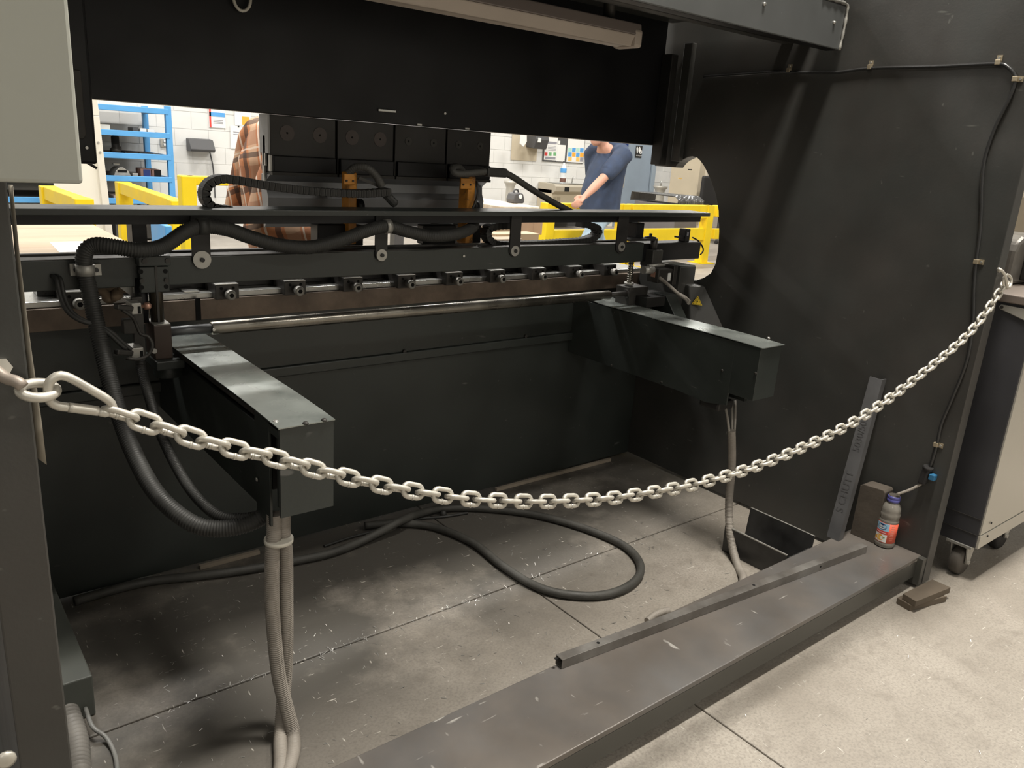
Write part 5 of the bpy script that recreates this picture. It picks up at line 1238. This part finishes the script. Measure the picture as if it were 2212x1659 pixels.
# ------------------------------------------------------------------ people
def plaid():
    m = bpy.data.materials.new('plaid_flannel'); m.use_nodes = True
    nt = m.node_tree; N = nt.nodes; L = nt.links; b = N['Principled BSDF']; b.inputs['Roughness'].default_value = .9
    tc = N.new('ShaderNodeTexCoord'); mp = N.new('ShaderNodeMapping'); mp.inputs['Rotation'].default_value = (R_(8), R_(12), R_(35))
    nz = N.new('ShaderNodeTexNoise'); nz.inputs['Scale'].default_value = 5; L.new(tc.outputs['Object'], nz.inputs['Vector'])
    av = N.new('ShaderNodeVectorMath'); av.operation = 'MULTIPLY_ADD'; L.new(nz.outputs['Color'], av.inputs[0]); av.inputs[1].default_value = (.05, .05, .05)
    L.new(tc.outputs['Object'], av.inputs[2]); L.new(av.outputs[0], mp.inputs[0])
    sp = N.new('ShaderNodeSeparateXYZ'); L.new(mp.outputs[0], sp.inputs[0])
    def stripe(sock, per, a, c):
        d = N.new('ShaderNodeMath'); d.operation = 'DIVIDE'; d.inputs[1].default_value = per; L.new(sock, d.inputs[0])
        f = N.new('ShaderNodeMath'); f.operation = 'FRACT'; L.new(d.outputs[0], f.inputs[0])
        g = N.new('ShaderNodeMath'); g.operation = 'GREATER_THAN'; g.inputs[1].default_value = a; L.new(f.outputs[0], g.inputs[0])
        h = N.new('ShaderNodeMath'); h.operation = 'LESS_THAN'; h.inputs[1].default_value = c; L.new(f.outputs[0], h.inputs[0])
        k = N.new('ShaderNodeMath'); k.operation = 'MULTIPLY'; L.new(g.outputs[0], k.inputs[0]); L.new(h.outputs[0], k.inputs[1])
        return k.outputs[0]
    def mix(f, a, c, s):
        mu = N.new('ShaderNodeMath'); mu.operation = 'MULTIPLY'; mu.inputs[1].default_value = s; L.new(f, mu.inputs[0])
        x = N.new('ShaderNodeMix'); x.data_type = 'RGBA'; L.new(mu.outputs[0], x.inputs[0])
        if isinstance(a, tuple): x.inputs[6].default_value = (*a, 1)
        else: L.new(a, x.inputs[6])
        x.inputs[7].default_value = (*c, 1); return x.outputs[2]
    c = mix(stripe(sp.outputs[0], .115, .55, .95), (.50, .20, .085), (.52, .38, .26), .7)
    c = mix(stripe(sp.outputs[2], .13, .55, .95), c, (.30, .12, .06), .55)
    c = mix(stripe(sp.outputs[0], .115, .30, .46), c, (.035, .025, .022), .75)
    c = mix(stripe(sp.outputs[2], .13, .20, .36), c, (.030, .022, .020), .75)
    c = mix(stripe(sp.outputs[0], .115, .02, .08), c, (.72, .62, .52), .8)
    c = mix(stripe(sp.outputs[2], .13, .44, .49), c, (.70, .60, .50), .6)
    L.new(c, b.inputs['Base Color'])
    return m
def blob(name, chains, voxel, m, parent, side=(0, 1, 0), smooth=6):
    mb = MB(); side = Vector(side)
    for ch_ in chains:
        n = 16; vs = []
        P = [Vector(c[0]) for c in ch_]
        for i, c in enumerate(ch_):
            d = (P[min(i + 1, len(P) - 1)] - P[max(i - 1, 0)]).normalized()
            u = (side - d * side.dot(d))
            if u.length < .05: u = V(1, 0, 0) - d * d.x
            u.normalize(); w = d.cross(u); ry = c[2] if len(c) > 2 else c[1]
            vs += [P[i] + u * (c[1] * math.cos(2 * math.pi * k / n)) + w * (ry * math.sin(2 * math.pi * k / n)) for k in range(n)]
        k2 = len(ch_)
        fs = [(i * n + k, i * n + (k + 1) % n, (i + 1) * n + (k + 1) % n, (i + 1) * n + k) for i in range(k2 - 1) for k in range(n)]
        fs += [tuple(range(n - 1, -1, -1)), tuple((k2 - 1) * n + k for k in range(n))]
        mb.add(vs, fs, True)
        for e, c in ((0, ch_[0]), (k2 - 1, ch_[-1])):   # rounded ends
            r = min(c[1], c[2] if len(c) > 2 else c[1]); rr = [(r * math.sin(math.pi * j / 6) + 1e-4, -r * math.cos(math.pi * j / 6) * .8) for j in range(7)]
            mb.lathe(rr, P[e], 10)
    o = mb.build(name, None)
    r = o.modifiers.new('remesh', 'REMESH'); r.mode = 'VOXEL'; r.voxel_size = voxel; r.use_smooth_shade = True
    s_ = o.modifiers.new('smooth', 'SMOOTH'); s_.factor = .5; s_.iterations = smooth
    dg = bpy.context.evaluated_depsgraph_get()
    me = bpy.data.meshes.new_from_object(o.evaluated_get(dg)); o.modifiers.clear(); o.data = me
    me.materials.clear(); me.materials.append(m)
    me.polygons.foreach_set('use_smooth', [True] * len(me.polygons))
    put(o, parent)
    return o
def hand(w, d, up, thumb, r=.011):
    """palm and five finger chains from wrist w along d; up = back of hand; thumb = thumb side"""
    w = Vector(w); d = Vector(d).normalized(); th = Vector(thumb); th = (th - d * th.dot(d)).normalized(); n = d.cross(th)
    if n.dot(Vector(up)) < 0: n = -n
    out = [[(w, .026, .018), (w + d * .045, .036, .016), (w + d * .085, .040, .014)]]
    for k, (s, l) in enumerate(((.030, .072), (.010, .080), (-.010, .074), (-.030, .058))):
        b0 = w + d * .082 + th * s
        out.append([(b0, r), (b0 + d * l * .5 - n * .010, r * .95), (b0 + d * l * .8 - n * .032, r * .9), (b0 + d * l * .85 - n * .055, r * .8)])
    t0 = w + d * .030 + th * .030
    out.append([(t0, r * 1.15), (t0 + d * .030 + th * .022 - n * .010, r * 1.1), (t0 + d * .062 + th * .022 - n * .028, r * .95)])
    return out
def head_chain(c, f, s=1.0):
    c = Vector(c); f = Vector(f)
    return [[(c + V(0, 0, -.17 * s) - f * .03 * s, .052 * s), (c + V(0, 0, -.10 * s) - f * .015 * s, .056 * s, .060 * s), (c + V(0, 0, -.05 * s) + f * .010 * s, .062 * s, .078 * s), (c, .074 * s, .092 * s), (c + V(0, 0, .05 * s), .072 * s, .090 * s), (c + V(0, 0, .09 * s) - f * .01 * s, .045 * s, .06 * s)],
            [(c + f * .088 * s + V(0, 0, .01), .009 * s), (c + f * .106 * s + V(0, 0, -.022 * s), .013 * s)],
            [(c + f * .070 * s + V(0, 0, -.062 * s), .020 * s, .012 * s), (c + f * .084 * s + V(0, 0, -.062 * s), .016 * s, .008 * s)],
            [(c + V(0, .078 * s, .012 * s), .008 * s, .020 * s), (c + V(0, .082 * s, -.03 * s), .008 * s, .014 * s)],
            [(c + V(0, -.078 * s, .012 * s), .008 * s, .020 * s), (c + V(0, -.082 * s, -.03 * s), .008 * s, .014 * s)]]
def face(c, f, s, parent):
    c = Vector(c); f = Vector(f)
    for y in (-.030 * s, .030 * s):
        p = c + f * .083 * s + V(0, y, .012 * s)
        MB().lathe([(.0005, -.009 * s), (.007 * s, -.006 * s), (.009 * s, 0), (.007 * s, .006 * s), (.0005, .009 * s)], p, 10).build('eye', K['white'], parent)
        MB().lathe([(.0005, -.004 * s), (.004 * s, 0), (.0005, .004 * s)], p + f * .0075 * s, 8).build('pupil', K['hole'], parent)
    p = c + f * .095 * s + V(0, 0, -.062 * s)
    MB().bar(p - V(0, .020 * s, 0), p + V(0, .020 * s, 0), .010 * s, .006 * s).build('lips', mat('lips', (.5, .2, .17), .5), parent, .002)

# man in plaid
P1 = V(1.36, 3.2, 0); f1_ = V(1, 0, 0)
m1 = thing('person', P1, 'man in orange plaid flannel shirt working at the far side of the press brake', 'person')
hc = V(1.46, 3.2, 1.46)
sR, eR, wR = V(1.30, 3.00, 1.20), at(552, 498, y=2.93), at(668, 512, y=2.95)
sL, eL, wL = V(1.32, 3.40, 1.20), V(1.25, 3.48, .92), V(1.52, 3.42, .88)
legs1 = [[(V(1.36, 3.2 + s * .09, .78), .085), (V(1.39, 3.2 + s * .10, .42), .062), (V(1.36, 3.2 + s * .10, .10), .045), (V(1.36, 3.2 + s * .10, .05), .045)] for s in (-1, 1)]
body1 = head_chain(hc, f1_, .95) + [[(V(1.36, 3.2, .78), .15, .11), (V(1.34, 3.2, 1.0), .16, .11), (V(1.36, 3.2, 1.2), .17, .10), (V(1.41, 3.2, 1.32), .055, .055)]]
for sh_, el, wr, ths in ((sR, eR, wR, 1), (sL, eL, wL, -1)):
    body1 += [[(sh_, .05), (el, .038), (wr, .028)]] + hand(wr, (wr - el), V(0, 0, 1), V(0, ths, .3))
body1 += legs1 + [[(V(1.33, 3.2 + s * .10, .04), .040, .035), (V(1.47, 3.2 + s * .10, .03), .036, .024)] for s in (-1, 1)]
b1 = blob('body', body1, .008, K['skin'], m1)
PLM = plaid()
blob('flannel_shirt', [[(V(1.37, 3.2, .74), .185, .15), (V(1.345, 3.2, .95), .19, .155), (V(1.335, 3.2, 1.12), .205, .155), (V(1.365, 3.2, 1.22), .19, .13), (V(1.40, 3.2, 1.285), .10, .085)],
    [(sR + V(.01, .06, .03), .085), (sR, .078), (sR * .45 + eR * .55 + V(-.01, 0, 0), .064), (eR, .060), (eR * .4 + wR * .6, .050), (wR, .043)],
    [(sL + V(.01, -.06, .03), .085), (sL, .078), (eL, .060), (wL, .043)]], .009, PLM, m1)
blob('hood', [[(V(1.335, 3.2, 1.26), .11, .055), (V(1.37, 3.2, 1.315), .10, .085), (V(1.41, 3.2, 1.335), .085, .080)]], .009, K['hood'], m1)
blob('trousers', [[(V(1.36, 3.2, .84), .165, .13), (V(1.36, 3.2, .70), .165, .135)]] + [[(p, r + .022) for p, r in lg_[:-1]] + [(lg_[-1][0] + V(0, 0, .0), lg_[-1][1] + .018)] for lg_ in legs1], .01, K['darkjeans'], m1)
for s in (-1, 1): blob('boot', [[(V(1.32, 3.2 + s * .10, .05), .052, .05), (V(1.40, 3.2 + s * .10, .045), .050, .042), (V(1.50, 3.2 + s * .10, .036), .045, .032)]], .009, K['rubber'], m1)
blob('hair', [[(hc + V(-.035, 0, -.04), .072, .062), (hc + V(-.03, 0, .03), .078, .078), (hc + V(-.005, 0, .085), .070, .088), (hc + V(.0, 0, .105), .045, .06)]], .008, K['hair'], m1)
face(hc, f1_, .95, m1)

# walking man in navy T-shirt
f2 = V(-1, 0, 0); YM = 6.0
cm = at(1300, 380, y=YM); X2 = cm.x
m2 = thing('person', (X2, YM, 0), 'man in navy T-shirt and light jeans walking left beyond the machine', 'person')
zs = at(1304, 316, y=YM).z
hc2 = V(X2 - .16, YM, zs + .21)
hemz = at(1300, 455, y=YM).z
sN, eN, wN = V(X2 + .06, YM - .22, zs - .07), at(1302, 386, y=YM - .27), at(1264, 424, y=YM - .27)
sF, eF, wF = V(X2 + .06, YM + .22, zs - .07), V(X2 + .16, YM + .27, zs - .40), V(X2 + .18, YM + .25, zs - .68)
hp_ = V(X2, YM, hemz + .10)
legs2 = [[(hp_ + V(-.01, -.09, -.08), .10), (V(X2 - .20, YM - .11, .40), .070), (V(X2 - .20, YM - .11, .09), .050)], [(hp_ + V(.03, .10, 0), .10), (V(X2 + .10, YM + .11, .40), .070), (V(X2 + .30, YM + .11, .12), .050)]]
body2 = head_chain(hc2, f2, 1.02) + [[(hp_, .15, .12), (V(X2, YM, zs - .3), .17, .12), (V(X2 + .09, YM, zs - .08), .18, .11), (V(X2 - .03, YM, zs + .03), .062, .062), (V(X2 - .12, YM, zs + .10), .056, .056)]]
for s_, e_, w_, ths in ((sN, eN, wN, 1), (sF, eF, wF, -1)):
    body2 += [[(s_, .060), (e_, .046), (e_ * .5 + w_ * .5, .044), (w_, .030)]] + hand(w_, (w_ - e_), V(-1, 0, .3), V(-.6, ths * .3, .5), .012)
body2 += legs2
blob('body', body2, .009, K['skin'], m2)
shirt = blob('t_shirt', [[(V(X2 + .01, YM, hemz), .225, .20), (V(X2 + .015, YM, hemz + .18), .22, .20), (V(X2 + .06, YM, zs - .25), .225, .165), (V(X2 + .10, YM, zs - .10), .225, .145), (V(X2 + .08, YM, zs + .0), .17, .11), (V(X2 + .03, YM, zs + .03), .085, .085)],
    [(sN + V(0, .05, .02), .10), (sN, .098), (sN * .35 + eN * .65 + V(0, 0, .0), .088), (sN * .22 + eN * .78, .084)],
    [(sF + V(0, -.05, .02), .10), (sF, .098), (sF * .35 + eF * .65, .088), (sF * .22 + eF * .78, .084)]], .010, K['navy'], m2)
blob('jeans', [[(V(X2, YM, hemz + .16), .19, .16), (V(X2, YM, hemz - .04), .20, .175)]] + [[(lg_[0][0], .100), (lg_[1][0], .092), (lg_[2][0], .085)] for lg_ in legs2], .011, K['jeans'], m2)
for lg_, tilt in zip(legs2, (0, .05)):
    q = lg_[2][0]
    blob('shoe', [[(q + V(.05, 0, -.04 + tilt * .6), .050, .045), (q + V(-.06, 0, -.05), .050, .038), (q + V(-.16, 0, -.058 - tilt * .3), .045, .030)]], .009, K['white'], m2)
blob('hair', [[(hc2 + V(.04, 0, -.04), .076, .066), (hc2 + V(.03, 0, .03), .082, .082), (hc2 + V(.005, 0, .09), .074, .092), (hc2 + V(0, 0, .11), .046, .06)]], .008, K['hair'], m2)
face(hc2, f2, 1.02, m2)
# white back print on the T-shirt
for k, (u, v) in enumerate(((1335, 345), (1337, 352), (1336, 358))):
    p = at(u - 3, v, y=YM - .12)
    MB().bar(p + V(.03, 0, 0), p + V(.05, .10, 0), .012, .02).build('shirt_print', K['white'], m2, .002)
